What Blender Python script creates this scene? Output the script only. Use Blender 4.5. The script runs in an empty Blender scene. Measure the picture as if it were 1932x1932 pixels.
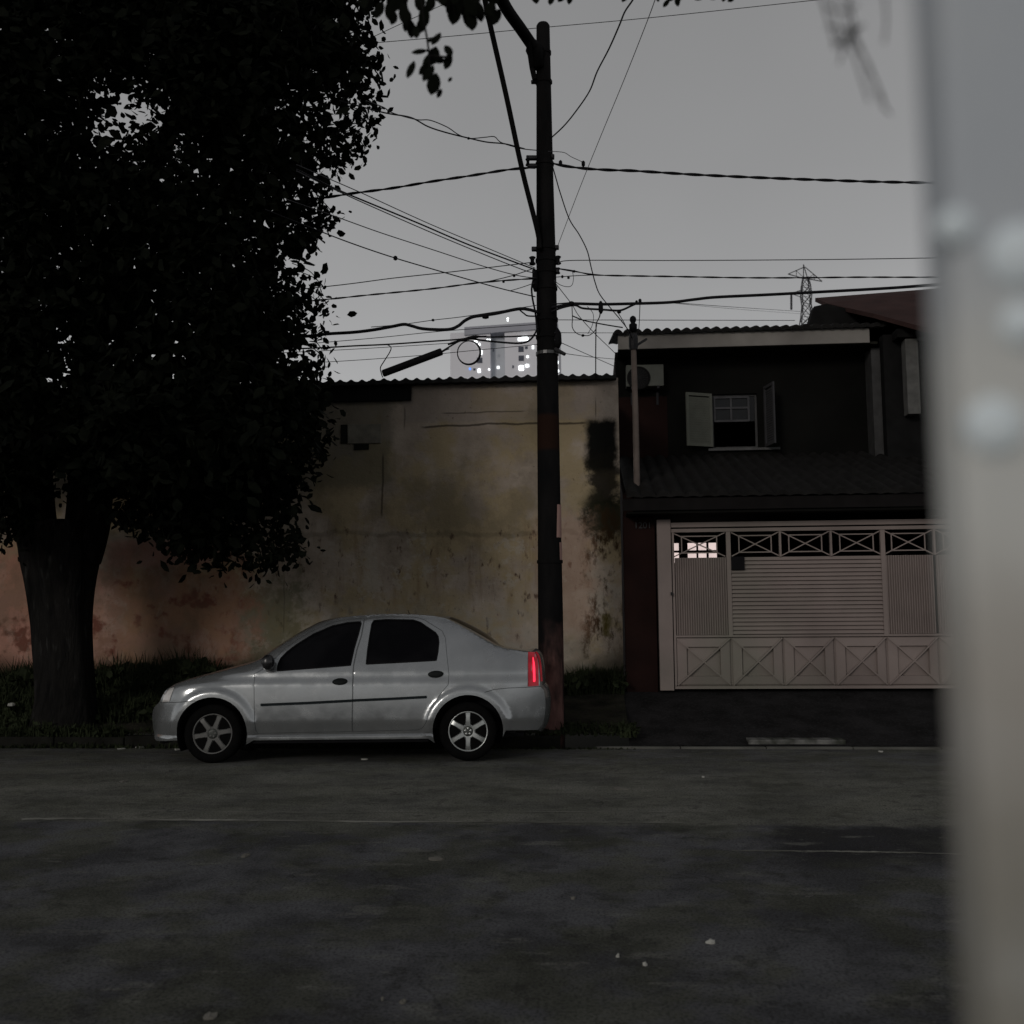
import bpy, bmesh, math, random
from mathutils import Vector, Matrix, noise, geometry
C = bpy.context.scene.collection
PI = math.pi
R = math.radians

# ------------------------------------------------------------------ camera
EYE = Vector((0, 0, 1.6))
cam = bpy.data.objects.new('camera', bpy.data.cameras.new('camera'))
C.objects.link(cam)
bpy.context.scene.camera = cam
cam.data.sensor_width = 36.0
cam.data.lens = 36.0
cam.data.clip_start = 0.02
cam.data.clip_end = 4000
cam.data.dof.use_dof = True
cam.data.dof.focus_distance = 11.5
cam.data.dof.aperture_fstop = 3.0
CAMR = Matrix.Rotation(R(4.4), 3, 'Z') @ Matrix.Rotation(R(90 + 5.29), 3, 'X') @ Matrix.Rotation(R(-0.5), 3, 'Z')
cam.matrix_world = Matrix.Translation(EYE) @ CAMR.to_4x4()

# ------------------------------------------------------------------ world
SUN_EL, SUN_AZ = 17, 204      # soft low glow from the camera side, a little to the left
world = bpy.data.worlds.new('World')
bpy.context.scene.world = world
world.use_nodes = True
wt = world.node_tree
wt.nodes.clear()
wo = wt.nodes.new('ShaderNodeOutputWorld')
bg = wt.nodes.new('ShaderNodeBackground')
tc = wt.nodes.new('ShaderNodeTexCoord')
sx = wt.nodes.new('ShaderNodeSeparateXYZ')
wt.links.new(tc.outputs['Generated'], sx.inputs[0])
rp = wt.nodes.new('ShaderNodeValToRGB')
els = rp.color_ramp.elements
els[0].position = 0.0; els[0].color = (0.455, 0.455, 0.46, 1)
els[1].position = 1.0; els[1].color = (0.16, 0.16, 0.17, 1)
for p, c in ((0.18, .425), (0.25, .365), (0.31, .315), (0.39, .28), (0.53, .243)):
    e = els.new(p); e.color = (c, c, c * 1.01, 1)
wt.links.new(sx.outputs[2], rp.inputs[0])
nz = wt.nodes.new('ShaderNodeTexNoise'); nz.inputs['Scale'].default_value = 2.2; nz.inputs['Detail'].default_value = 3
wt.links.new(tc.outputs['Generated'], nz.inputs['Vector'])
mr = wt.nodes.new('ShaderNodeMapRange'); mr.inputs[1].default_value = .35; mr.inputs[2].default_value = .65; mr.inputs[3].default_value = 0.95; mr.inputs[4].default_value = 1.05
wt.links.new(nz.outputs[0], mr.inputs[0])
vm = wt.nodes.new('ShaderNodeVectorMath'); vm.operation = 'SCALE'
wt.links.new(rp.outputs[0], vm.inputs[0]); wt.links.new(mr.outputs[0], vm.inputs['Scale'])
sky = wt.nodes.new('ShaderNodeTexSky'); sky.sky_type = 'NISHITA'; sky.sun_disc = False
sky.sun_elevation = R(SUN_EL); sky.sun_rotation = R(SUN_AZ)
va = wt.nodes.new('ShaderNodeVectorMath'); va.operation = 'MULTIPLY_ADD'
va.inputs[1].default_value = (0.0012, 0.0012, 0.0010)
wt.links.new(sky.outputs[0], va.inputs[0]); wt.links.new(vm.outputs[0], va.inputs[2])
wt.links.new(va.outputs[0], bg.inputs[0]); bg.inputs[1].default_value = 1.0
wt.links.new(bg.outputs[0], wo.inputs[0])

sl = bpy.data.lights.new('sun', 'SUN'); sl.energy = 0.62; sl.angle = R(12); sl.color = (1.0, 0.93, 0.87)
sun = bpy.data.objects.new('sun', sl); C.objects.link(sun)
az, el = R(SUN_AZ), R(SUN_EL)
sd = Vector((math.sin(az) * math.cos(el), math.cos(az) * math.cos(el), math.sin(el)))
sun.rotation_euler = (-sd).to_track_quat('-Z', 'Y').to_euler()

vs = bpy.context.scene.view_settings
vs.view_transform = 'Standard'; vs.look = 'None'; vs.exposure = 0.0; vs.gamma = 1.0
vs.use_curve_mapping = False

# ------------------------------------------------------------------ measuring helpers (photo measured on a 1932 px grid)
def ray(u, v):
    return CAMR @ Vector(((u - 966) / 1932, -(v - 966) / 1932, -1.0))
def onY(u, v, Y):
    d = ray(u, v); return EYE + d * (Y / d.y)
def onZ(u, v, Z):
    d = ray(u, v); return EYE + d * ((Z - 1.6) / d.z)

# ------------------------------------------------------------------ materials
class NT:
    def __init__(s, name):
        s.m = bpy.data.materials.new(name); s.m.use_nodes = True
        s.t = s.m.node_tree; s.b = s.t.nodes['Principled BSDF']
        s.pos = s.n('ShaderNodeNewGeometry').outputs['Position']
        s.b.inputs['Specular IOR Level'].default_value = 0.06
    def n(s, k): return s.t.nodes.new(k)
    def set(s, i, v):
        if isinstance(v, bpy.types.NodeSocket): s.t.links.new(v, i)
        else: i.default_value = v
    def math(s, op, a, b=0.0, c=None, clamp=False):
        n = s.n('ShaderNodeMath'); n.operation = op; n.use_clamp = clamp
        s.set(n.inputs[0], a); s.set(n.inputs[1], b)
        if c is not None: s.set(n.inputs[2], c)
        return n.outputs[0]
    def noise(s, scale, detail=4, vec=None, stretch=None, rough=0.55):
        n = s.n('ShaderNodeTexNoise'); n.inputs['Scale'].default_value = scale
        n.inputs['Detail'].default_value = detail; n.inputs['Roughness'].default_value = rough
        v = vec or s.pos
        if stretch:
            m = s.n('ShaderNodeVectorMath'); m.operation = 'MULTIPLY'; m.inputs[1].default_value = stretch
            s.t.links.new(v, m.inputs[0]); v = m.outputs[0]
        s.t.links.new(v, n.inputs['Vector']); return n.outputs[0]
    def rng(s, v, a, b, c=0.0, d=1.0, smooth=False):
        n = s.n('ShaderNodeMapRange'); n.clamp = True
        if smooth: n.interpolation_type = 'SMOOTHSTEP'
        for i, x in enumerate((v, a, b, c, d)): s.set(n.inputs[i], x)
        return n.outputs[0]
    def mix(s, f, a, b):
        n = s.n('ShaderNodeMix'); n.data_type = 'RGBA'
        s.set(n.inputs[0], f)
        s.set(n.inputs[6], a if isinstance(a, bpy.types.NodeSocket) else (*a, 1))
        s.set(n.inputs[7], b if isinstance(b, bpy.types.NodeSocket) else (*b, 1))
        return n.outputs[2]
    def bump(s, h, strength=0.3, dist=0.02):
        n = s.n('ShaderNodeBump'); n.inputs['Strength'].default_value = strength; n.inputs['Distance'].default_value = dist
        s.t.links.new(h, n.inputs['Height']); s.t.links.new(n.outputs[0], s.b.inputs['Normal'])
    def sep(s):
        n = s.n('ShaderNodeSeparateXYZ'); s.t.links.new(s.pos, n.inputs[0]); return n.outputs
    def out(s, col=None, rough=None, metal=None):
        if col is not None: s.set(s.b.inputs['Base Color'], col if isinstance(col, bpy.types.NodeSocket) else (*col, 1))
        if rough is not None: s.set(s.b.inputs['Roughness'], rough)
        if metal is not None: s.set(s.b.inputs['Metallic'], metal)
        return s.m

def basic(name, col, rough=0.7, metal=0.0, var=0.25, scale=6.0, bump=0.0, stretch=None, spec=None, dirt=None):
    s = NT(name)
    f = s.noise(scale, 5, stretch=stretch)
    c1 = tuple(c * (1 - var) for c in col); c2 = tuple(min(1, c * (1 + var)) for c in col)
    c = s.mix(s.rng(f, .3, .7), c1, c2)
    if dirt:
        c = s.mix(s.rng(s.noise(scale * .35, 6), .48, .72, 0, .8), c, dirt)
    if bump: s.bump(s.noise(scale * 8, 4), bump, 0.01)
    if spec is not None: s.b.inputs['Specular IOR Level'].default_value = spec
    return s.out(c, s.rng(s.noise(scale * 2, 3), .3, .7, max(.02, rough - .08), min(1, rough + .08)), metal)

def glow(name, col, strength):
    s = NT(name); s.out((.02, .02, .02), .5)
    s.b.inputs['Emission Color'].default_value = (*col, 1)
    f = s.noise(3.0, 2)
    s.set(s.b.inputs['Emission Strength'], s.rng(f, .3, .7, strength * .85, strength * 1.15))
    return s.m

# ------------------------------------------------------------------ mesh helpers
class MB:
    def __init__(s): s.v = []; s.f = []
    def quad(s, a, b, c, d):
        i = len(s.v); s.v += [Vector(p) for p in (a, b, c, d)]; s.f.append((i, i + 1, i + 2, i + 3)); return s
    def poly(s, pts):
        i = len(s.v); s.v += [Vector(p) for p in pts]; s.f.append(tuple(range(i, i + len(pts)))); return s
    def box(s, x0, x1, y0, y1, z0, z1):
        i = len(s.v)
        s.v += [Vector(p) for p in ((x0, y0, z0), (x1, y0, z0), (x1, y1, z0), (x0, y1, z0), (x0, y0, z1), (x1, y0, z1), (x1, y1, z1), (x0, y1, z1))]
        s.f += [tuple(i + k for k in q) for q in ((0, 3, 2, 1), (4, 5, 6, 7), (0, 1, 5, 4), (1, 2, 6, 5), (2, 3, 7, 6), (3, 0, 4, 7))]
        return s
    def bar(s, a, b, w, d, up=(0, 1, 0)):
        """rectangular bar from a to b; d is the size along 'up' (roughly the wall normal), w across"""
        a, b = Vector(a), Vector(b); t = (b - a).normalized(); upv = Vector(up)
        sd_ = t.cross(upv).normalized(); n = sd_.cross(t).normalized(); i = len(s.v)
        for p in (a, b):
            for q in ((-1, -1), (1, -1), (1, 1), (-1, 1)):
                s.v.append(p + sd_ * (q[0] * w / 2) + n * (q[1] * d / 2))
        s.f += [tuple(i + k for k in q) for q in ((0, 1, 2, 3), (7, 6, 5, 4), (0, 4, 5, 1), (1, 5, 6, 2), (2, 6, 7, 3), (3, 7, 4, 0))]
        return s
    def tube(s, pts, r, n=8, caps=True, fl=None):
        pts = [Vector(p) for p in pts]; m = len(pts)
        rr = r if isinstance(r, (list, tuple)) else [r] * m
        i0 = len(s.v); prev = None
        for k, p in enumerate(pts):
            t = (pts[min(k + 1, m - 1)] - pts[max(k - 1, 0)]).normalized()
            if prev is None:
                ref = Vector((0, 0, 1)) if abs(t.z) < .9 else Vector((0, 1, 0))
                a = t.cross(ref).normalized()
            else: a = (prev - t * prev.dot(t)).normalized()
            prev = a; b = t.cross(a)
            for j in range(n):
                an = 2 * PI * j / n; q = rr[k] * (fl(an, k) if fl else 1)
                s.v.append(p + a * (math.cos(an) * q) + b * (math.sin(an) * q))
        for k in range(m - 1):
            for j in range(n):
                a = i0 + k * n + j; b = i0 + k * n + (j + 1) % n
                s.f.append((a, b, b + n, a + n))
        if caps:
            s.f.append(tuple(i0 + j for j in range(n))[::-1]); s.f.append(tuple(i0 + (m - 1) * n + j for j in range(n)))
        return s
    def lathe(s, prof, axis_o, axis='Y', n=32, a0=0.0):
        """prof: (radius, along) pairs"""
        i0 = len(s.v); m = len(prof); o = Vector(axis_o)
        for r_, h in prof:
            for j in range(n):
                an = a0 + 2 * PI * j / n; c, q = r_ * math.cos(an), r_ * math.sin(an)
                s.v.append(o + {'Y': Vector((c, h, q)), 'Z': Vector((c, q, h)), 'X': Vector((h, c, q))}[axis])
        for k in range(m - 1):
            for j in range(n):
                a = i0 + k * n + j; b = i0 + k * n + (j + 1) % n
                s.f.append((a, b, b + n, a + n))
        s.f.append(tuple(i0 + j for j in range(n))[::-1]); s.f.append(tuple(i0 + (m - 1) * n + j for j in range(n)))
        return s
    def prism(s, pts, dvec):
        pts = [Vector(p) for p in pts]; d = Vector(dvec); n = len(pts); i = len(s.v)
        s.v += pts + [p + d for p in pts]
        s.f.append(tuple(range(i, i + n))); s.f.append(tuple(range(i + 2 * n - 1, i + n - 1, -1)))
        for k in range(n):
            a, b = i + k, i + (k + 1) % n; s.f.append((b, a, a + n, b + n))
        return s
    def build(s, name, m, parent=None, loc=(0, 0, 0), smooth=False, bevel=0, angle=None):
        me = bpy.data.meshes.new(name)
        l = Vector(loc)
        me.from_pydata([tuple(v - l) for v in s.v], [], s.f)
        bm = bmesh.new(); bm.from_mesh(me); bmesh.ops.recalc_face_normals(bm, faces=bm.faces); bm.to_mesh(me); bm.free()
        o = bpy.data.objects.new(name, me); C.objects.link(o)
        me.materials.append(m)
        if parent is not None: o.parent = parent
        else: o.location = l
        if parent is not None and loc != (0, 0, 0): o.location = l
        if smooth:
            me.polygons.foreach_set('use_smooth', [True] * len(me.polygons))
            if angle:
                try: me.set_sharp_from_angle(angle=R(angle))
                except Exception: pass
        if bevel:
            b = o.modifiers.new('bevel', 'BEVEL'); b.width = bevel; b.segments = 2; b.limit_method = 'ANGLE'
        return o

def tag(o, label, cat, group=None):
    o['label'] = label; o['category'] = cat
    if group: o['group'] = group
    return o
def thing(name, label, cat, loc=(0, 0, 0), rot=(0, 0, 0), group=None):
    o = bpy.data.objects.new(name, None); C.objects.link(o); o.empty_display_size = .3
    o.location = loc; o.rotation_euler = rot
    return tag(o, label, cat, group)
class WP:
    """world-coordinate parts for an Empty root without rotation"""
    def __init__(s, root): s.r = root; s.l = Vector(root.location)
    def add(s, name, mb, m, parent=None, **k):
        mb.v = [v - s.l for v in mb.v]
        return mb.build(name, m, parent or s.r, **k)
def struct(o): o['kind'] = 'structure'; return o
def stuff(o, label=None, cat=None):
    o['kind'] = 'stuff'
    if label: o['label'] = label; o['category'] = cat
    return o

def spline(pts, step=5):
    P = [Vector(p) for p in pts]
    if len(P) < 3:
        return [P[0].lerp(P[1], i / 8) for i in range(9)] if len(P) == 2 else P
    out = []
    for i in range(len(P) - 1):
        p0, p1, p2, p3 = P[max(i - 1, 0)], P[i], P[i + 1], P[min(i + 2, len(P) - 1)]
        for k in range(step):
            t = k / step
            out.append(0.5 * ((2 * p1) + (-p0 + p2) * t + (2 * p0 - 5 * p1 + 4 * p2 - p3) * t * t + (-p0 + 3 * p1 - 3 * p2 + p3) * t ** 3))
    out.append(P[-1]); return out

# ------------------------------------------------------------------ shared materials
M = {}
M['black'] = basic('black_rubber', (.007, .007, .008), .7)
M['dark_metal'] = basic('dark_metal', (.03, .03, .032), .55, .3)
M['cable'] = basic('cable_black', (.012, .012, .014), .65)
M['cable_grey'] = basic('cable_grey', (.05, .05, .055), .6)

# ------------------------------------------------------------------ GROUND
KERB_Y = 12.46
def road_z(y):
    if y < 10.4: return 0.0
    t = (y - 10.4) / (KERB_Y - 10.4)
    return -0.095 * (t ** 1.15)

def asphalt(name):
    s = NT(name); x, y, z = s.sep()
    a = s.noise(1.15, 9, rough=.68); b = s.noise(4.2, 8, rough=.7); d = s.noise(.5, 3)
    c = s.mix(s.rng(a, .42, .58), (.070, .071, .075), (.132, .134, .142))
    d = s.noise(1.5, 5, rough=.6)
    c = s.mix(s.rng(d, .46, .56, 0, .8), c, s.mix(s.rng(a, .42, .6), (.070, .073, .056), (.126, .129, .104)))   # moss-stained areas
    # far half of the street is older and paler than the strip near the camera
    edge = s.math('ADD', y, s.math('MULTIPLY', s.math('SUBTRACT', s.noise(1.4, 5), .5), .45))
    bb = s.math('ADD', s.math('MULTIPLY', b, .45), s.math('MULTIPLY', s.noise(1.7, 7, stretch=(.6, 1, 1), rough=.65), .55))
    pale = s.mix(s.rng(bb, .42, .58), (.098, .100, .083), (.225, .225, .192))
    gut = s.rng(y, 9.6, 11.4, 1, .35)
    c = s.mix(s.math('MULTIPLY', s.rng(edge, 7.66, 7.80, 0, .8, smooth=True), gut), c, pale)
    # dark resurfaced patch at the right
    wob = s.math('MULTIPLY', s.math('SUBTRACT', s.noise(2.6, 6, rough=.65), .5), .9)
    px_ = s.math('ADD', x, wob); py_ = s.math('ADD', y, wob)
    m_ = s.math('MULTIPLY', s.math('MULTIPLY', s.rng(px_, 1.15, 1.35), s.rng(px_, 2.15, 2.75, 1, 0)), s.math('MULTIPLY', s.rng(py_, 6.45, 6.9), s.rng(py_, 7.65, 7.85, 1, 0)))
    c = s.mix(s.math('MULTIPLY', m_, .85), c, (.028, .028, .031))
    c = s.mix(s.rng(b, .54, .64, 0, .6), c, (.034, .034, .031))
    c = s.mix(s.rng(s.noise(3.4, 6, stretch=(.55, 1.3, 1), rough=.65), .59, .66, 0, .6), c, (.19, .19, .17))
    c = s.mix(s.rng(s.noise(9, 6, rough=.7), .62, .70, 0, .55), c, (.20, .20, .185))
    v = s.n('ShaderNodeTexVoronoi'); v.inputs['Scale'].default_value = 75; s.t.links.new(s.pos, v.inputs['Vector'])
    c = s.mix(s.rng(v.outputs['Distance'], .0, .34, .7, 0), c, (.15, .15, .145))
    c = s.mix(s.rng(s.noise(60, 4), .48, .62, 0, .55), c, (.020, .020, .020))
    cr = s.n('ShaderNodeTexVoronoi'); cr.feature = 'DISTANCE_TO_EDGE'; cr.inputs['Scale'].default_value = .75
    wv = s.n('ShaderNodeVectorMath'); wv.operation = 'ADD'; nv = s.n('ShaderNodeTexNoise'); nv.inputs['Scale'].default_value = 3.0; nv.inputs['Detail'].default_value = 5
    s.t.links.new(s.pos, nv.inputs['Vector']); sc_ = s.n('ShaderNodeVectorMath'); sc_.operation = 'SCALE'; sc_.inputs['Scale'].default_value = .55
    s.t.links.new(nv.outputs['Color'], sc_.inputs[0]); s.t.links.new(s.pos, wv.inputs[0]); s.t.links.new(sc_.outputs[0], wv.inputs[1]); s.t.links.new(wv.outputs[0], cr.inputs['Vector'])
    ck = s.math('MULTIPLY', s.rng(cr.outputs['Distance'], .002, .012, 1, 0), s.rng(s.noise(.9, 3), .54, .62))
    c = s.mix(s.math('MULTIPLY', ck, .45), c, (.016, .016, .016))
    s.bump(s.math('ADD', s.noise(45, 7, rough=.75), s.math('MULTIPLY', a, 1.5)), .9, .025)
    return s.out(c, .9)
M['asphalt'] = asphalt('asphalt')
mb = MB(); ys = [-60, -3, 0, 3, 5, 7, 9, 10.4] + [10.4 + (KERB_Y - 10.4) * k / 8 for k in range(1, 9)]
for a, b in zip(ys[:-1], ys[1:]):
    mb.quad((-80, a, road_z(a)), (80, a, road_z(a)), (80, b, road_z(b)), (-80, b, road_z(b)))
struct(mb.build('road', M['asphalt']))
s = NT('deep_soil'); M['soil_far'] = s.out(s.mix(s.noise(.1), (.03, .032, .022), (.05, .048, .04)), .95)
mb = MB(); mb.quad((-1500, -1500, -.6), (1500, -1500, -.6), (1500, 2500, -.6), (-1500, 2500, -.6))
struct(mb.build('ground', M['soil_far']))

def side_z(y):   # pavement climbs to the property line
    t = max(0, min(1, (y - KERB_Y) / (14.62 - KERB_Y)))
    return .04 + .38 * t
def drive_z(y):
    t = max(0, min(1, (y - KERB_Y) / (14.62 - KERB_Y)))
    return -.078 + .50 * t ** .95
GX = 0.42      # pavement / driveway split
s = NT('pavement_soil'); x, y, z = s.sep()
c = s.mix(s.rng(s.noise(3, 6), .35, .65), (.012, .012, .010), (.036, .034, .026))
c = s.mix(s.rng(s.noise(14, 4), .5, .7, 0, .6), c, (.018, .024, .010)); s.bump(s.noise(20, 6), .8, .03)
M['soil'] = s.out(c, .95)
s = NT('driveway_concrete')
c = s.mix(s.rng(s.noise(2.5, 6, rough=.65), .35, .68), (.009, .009, .009), (.024, .023, .024))
c = s.mix(s.rng(s.noise(30, 4), .5, .75, 0, .5), c, (.045, .045, .045)); s.bump(s.noise(35, 5), .5, .012)
M['drive'] = s.out(c, .9)
s = NT('kerb_concrete')
c = s.mix(s.rng(s.noise(7, 6), .35, .65), (.10, .10, .095), (.19, .19, .18))
c = s.mix(s.rng(s.noise(3, 3, stretch=(1, .2, 1)), .45, .6), c, (.035, .038, .03)); s.bump(s.noise(50, 4), .5, .01)
M['kerb'] = s.out(c, .9)
def strip(name, x0, x1, y0, y1, zf, m, amp=.0, nx=60, ny=14):
    mb = MB()
    g = [[Vector((x0 + (x1 - x0) * i / nx, y0 + (y1 - y0) * j / ny, 0)) for i in range(nx + 1)] for j in range(ny + 1)]
    for row in g:
        for p in row:
            p.z = zf(p.y) + amp * noise.noise(p * 1.7) + amp * .4 * noise.noise(p * 6)
    mb.v = [p for row in g for p in row]
    for j in range(ny):
        for i in range(nx):
            a = j * (nx + 1) + i; mb.f.append((a, a + 1, a + nx + 2, a + nx + 1))
    return struct(mb.build(name, m, smooth=True))
strip('sidewalk', -40, GX, KERB_Y + .14, 14.8, side_z, M['soil'], .025, nx=260)
strip('driveway', GX, 7.5, KERB_Y + .06, 20, drive_z, M['drive'], .006, nx=80, ny=30)
strip('sidewalk_beyond', 7.5, 40, KERB_Y + .14, 14.8, side_z, M['drive'], .01, nx=50)
# kerbs: a real step left and right, a flush edge stone across the driveway
mb = MB(); rnd = random.Random(4)
x = -40.0
while x < GX - .9:
    dz = rnd.uniform(-.008, .008); mb.box(x + .004, x + .896, KERB_Y + rnd.uniform(-.006, .006), KERB_Y + .139, -.3, .045 + dz); x += .9
struct(mb.build('kerb', basic('mossy_kerb', (.013, .013, .011), .9, var=.4, scale=4, bump=.5), bevel=.015))
mb = MB(); x = GX - .4
while x < 7.5:
    mb.box(x + .003, x + .995, KERB_Y - .02, KERB_Y + .056, -.3, -.068 + rnd.uniform(-.003, .003)); x += 1.0
struct(mb.build('driveway_edge', basic('dull_edge', (.10, .10, .09), .9, var=.5, scale=1.6, bump=.4), bevel=.008))
# long tar joint / pale line along the street and dark repair patch
s = NT('joint_line'); c = s.mix(s.rng(s.noise(2.5, 5, stretch=(.5, 1, 1)), .42, .62), (.12, .12, .105), (.25, .25, .22)); M['joint'] = s.out(c, .9)
def ribbon_ground(name, pts, w, m, z0, seed=1):
    mb = MB(); rd = random.Random(seed); L = []
    for p in spline(pts, 24):
        k = w * rd.uniform(.35, 1.3) * (.55 + .8 * max(0, .5 + noise.noise(p * 1.3))); j = rd.uniform(-.006, .006) + .05 * noise.noise(p * .9)
        L.append((Vector((p.x, p.y - k / 2 + j, z0)), Vector((p.x, p.y + k / 2 + j, z0))))
    for (a, b), (c_, d) in zip(L[:-1], L[1:]): mb.quad(a, c_, d, b)
    return struct(mb.build(name, m))
ribbon_ground('road_joint', [onZ(40, 1546, 0), onZ(400, 1548, 0), onZ(800, 1551, 0), onZ(1290, 1553, 0)], .055, M['joint'], .004)
ribbon_ground('road_joint', [onZ(250, 1531, 0), onZ(700, 1533, 0), onZ(1150, 1533, 0), onZ(1330, 1535, 0)], .018, M['joint'], .004, 2)
ribbon_ground('road_joint', [onZ(1380, 1604, 0), onZ(1560, 1606, 0), onZ(1800, 1612, 0), onZ(1950, 1620, 0)], .03, M['joint'], .004, 3)
# ------------------------------------------------------------------ SHED WALL
WY = 14.8
def wx(u, v): p = onY(u, v, WY); return p.x, p.z
XR = .432
WTOP = 4.92
s = NT('old_plaster'); x, y, z = s.sep()
n1 = s.noise(1.3, 7, rough=.62); n2 = s.noise(5, 7, rough=.7); st = s.noise(6, 6, stretch=(1, 1, .16), rough=.65)
def fuzzy(v, a, b, amp=.5, src=None):  # smoothstep with ragged edge
    q = s.math('ADD', v, s.math('MULTIPLY', s.math('SUBTRACT', src or n2, .5), amp))
    return s.rng(q, a, b, smooth=True)
def boxmask(x0, x1, z0, z1, soft=.15, amp=.7):
    a = fuzzy(x, x0 - soft, x0 + soft, amp); b = s.math('SUBTRACT', 1, fuzzy(x, x1 - soft, x1 + soft, amp))
    c_ = fuzzy(z, z0 - soft, z0 + soft, amp); d = s.math('SUBTRACT', 1, fuzzy(z, z1 - soft, z1 + soft, amp))
    return s.math('MULTIPLY', s.math('MULTIPLY', a, b), s.math('MULTIPLY', c_, d))
c = s.mix(s.rng(n1, .35, .65), (.26, .215, .172), (.43, .365, .30))
c = s.mix(s.rng(s.noise(1.0, 6, rough=.6), .47, .55, 0, .8), c, (.335, .268, .155))         # ochre clouds
c = s.mix(s.math('MULTIPLY', s.rng(st, .50, .70, 0, .55), boxmask(-6.5, .1, 1.5, 2.9, .3, 1.2)), c, (.19, .125, .07))
c = s.mix(s.math('MULTIPLY', s.rng(s.noise(11, 5, stretch=(1, 1, .5)), .60, .70), boxmask(-6, .6, 1.0, 2.8, .3, 1)), c, (.075, .04, .028))
c = s.mix(s.math('MULTIPLY', s.rng(n2, .42, .6, 0, .75), boxmask(-4.6, .0, .9, 1.7, .25, 1.0)), c, (.33, .31, .265))
c = s.mix(s.math('MULTIPLY', boxmask(-5.2, -4.2, .6, 2.0, .3, 1.8), .75), c, (.10, .10, .06))   # mossy panel
c = s.mix(s.math('MULTIPLY', boxmask(-7.35, -5.0, .5, 2.35, .35, 2.4), .7), c, (.25, .115, .075))    # bare brick left of the moss; a red glow is mixed into the brick tones
c = s.mix(s.math('MULTIPLY', boxmask(-12, -7.35, .4, 2.5, .3, 1.6), .78), c, (.43, .20, .15))
c = s.mix(s.math('MULTIPLY', s.rng(s.noise(2.8, 5), .56, .63), boxmask(-12, -5.2, .7, 2.5, .2, 1)), c, (.17, .07, .05))
c = s.mix(s.math('MULTIPLY', boxmask(-7.2, -5.6, 2.25, 2.65, .06, .2), .6), c, (.40, .20, .165))
c = s.mix(s.math('MULTIPLY', boxmask(-9, -2.9, 3.35, 6, .12, .35), .62), c, (.085, .085, .065))         # darker upper left, nearly black along the top
c = s.mix(s.math('MULTIPLY', boxmask(-9, -2.6, 4.62, 6, .05, .1), .85), c, (.03, .03, .027))
c = s.mix(s.math('MULTIPLY', boxmask(-2.75, .6, 4.32, 6, .03, .12), .4), c, (.27, .235, .215))
c = s.mix(s.math('MULTIPLY', s.rng(s.noise(2.4, 9, rough=.72), .555, .575), s.math('MULTIPLY', s.rng(z, 3.3, 2.6), s.rng(x, -5.2, -3.6, .15, .6))), c, (.38, .345, .29))   # peeled lighter skin
c = s.mix(s.rng(s.noise(4.8, 9, rough=.75), .64, .655, 0, .8), c, (.13, .09, .06))
c = s.mix(s.rng(s.noise(20, 6, rough=.75), .60, .68, 0, .55), c, (.09, .07, .05))
c = s.mix(s.rng(s.noise(.8, 7, rough=.68), .50, .62, 0, .5), c, (.13, .11, .075))   # continuous grime
# cracks between the blocks
def hline(zc, x0, x1, w, amp=.08):
    q = s.math('ABSOLUTE', s.math('SUBTRACT', s.math('ADD', z, s.math('MULTIPLY', s.math('SUBTRACT', s.noise(2.2, 6), .5), amp)), zc))
    return s.math('MULTIPLY', s.math('SUBTRACT', 1, s.rng(q, w * .4, w)), s.math('MULTIPLY', s.rng(x, x0, x0 + .1), s.rng(x, x1 - .1, x1, 1, 0)))
def vline(xc, z0, z1, w, amp=.08):
    q = s.math('ABSOLUTE', s.math('SUBTRACT', s.math('ADD', x, s.math('MULTIPLY', s.math('SUBTRACT', s.noise(2.2, 6), .5), amp)), xc))
    return s.math('MULTIPLY', s.math('SUBTRACT', 1, s.rng(q, w * .4, w)), s.math('MULTIPLY', s.rng(z, z0, z0 + .1), s.rng(z, z1 - .1, z1, 1, 0)))
dark = (.035, .028, .022)
for m_, k in ((hline(4.27, -2.5, .0, .022, .10), .8), (hline(4.46, -2.2, -.9, .014, .05), .6), (vline(-3.05, 2.9, 3.9, .02, .06), .7),
              (vline(-2.72, 4.2, 4.6, .016, .06), .5), (hline(2.68, -6.0, -.1, .05, .3), .28), (vline(-.72, 4.3, 4.55, .02, .02), .6),
              (vline(-4.5, 1.2, 2.1, .012, .1), .4), (vline(.1, 4.3, 4.65, .012, .05), .6)):
    c = s.mix(s.math('MULTIPLY', m_, k), c, dark)
# big black damp stain by the right end and its run-off
c = s.mix(boxmask(-.05, .40, 3.55, 4.31, .07, .22), c, (.008, .008, .007))
c = s.mix(s.math('MULTIPLY', boxmask(-.02, .42, 3.0, 3.8, .10, .6), .93), c, (.012, .011, .008))
c = s.mix(s.math('MULTIPLY', boxmask(-.10, .60, 2.6, 3.15, .12, .7), .93), c, (.016, .018, .010))
c = s.mix(s.math('MULTIPLY', s.rng(s.noise(7, 6, stretch=(1, 1, .45), rough=.7), .47, .60), boxmask(-.12, .44, .9, 3.0, .09, .55)), c, (.045, .028, .014))
c = s.mix(s.math('MULTIPLY', boxmask(.14, .27, 1.15, 1.5, .04, .3), .7), c, (.085, .07, .015))
c = s.mix(s.math('MULTIPLY', boxmask(-.75, .0, 1.2, 2.9, .15, .8), .4), c, (.42, .265, .19))
# rising damp
c = s.mix(s.math('SUBTRACT', 1, fuzzy(z, .55, 1.02, .55, n1)), c, (.018, .021, .012))
s.bump(s.math('ADD', s.noise(18, 7, rough=.7), s.math('MULTIPLY', n1, 2)), .55, .02)
M['plaster'] = s.out(c, .92)
wall = thing('shed_wall', 'tall stained plaster shed wall with a corrugated roof edge behind the silver car', 'wall', (-4, WY, .4))
wp = WP(wall)
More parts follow.
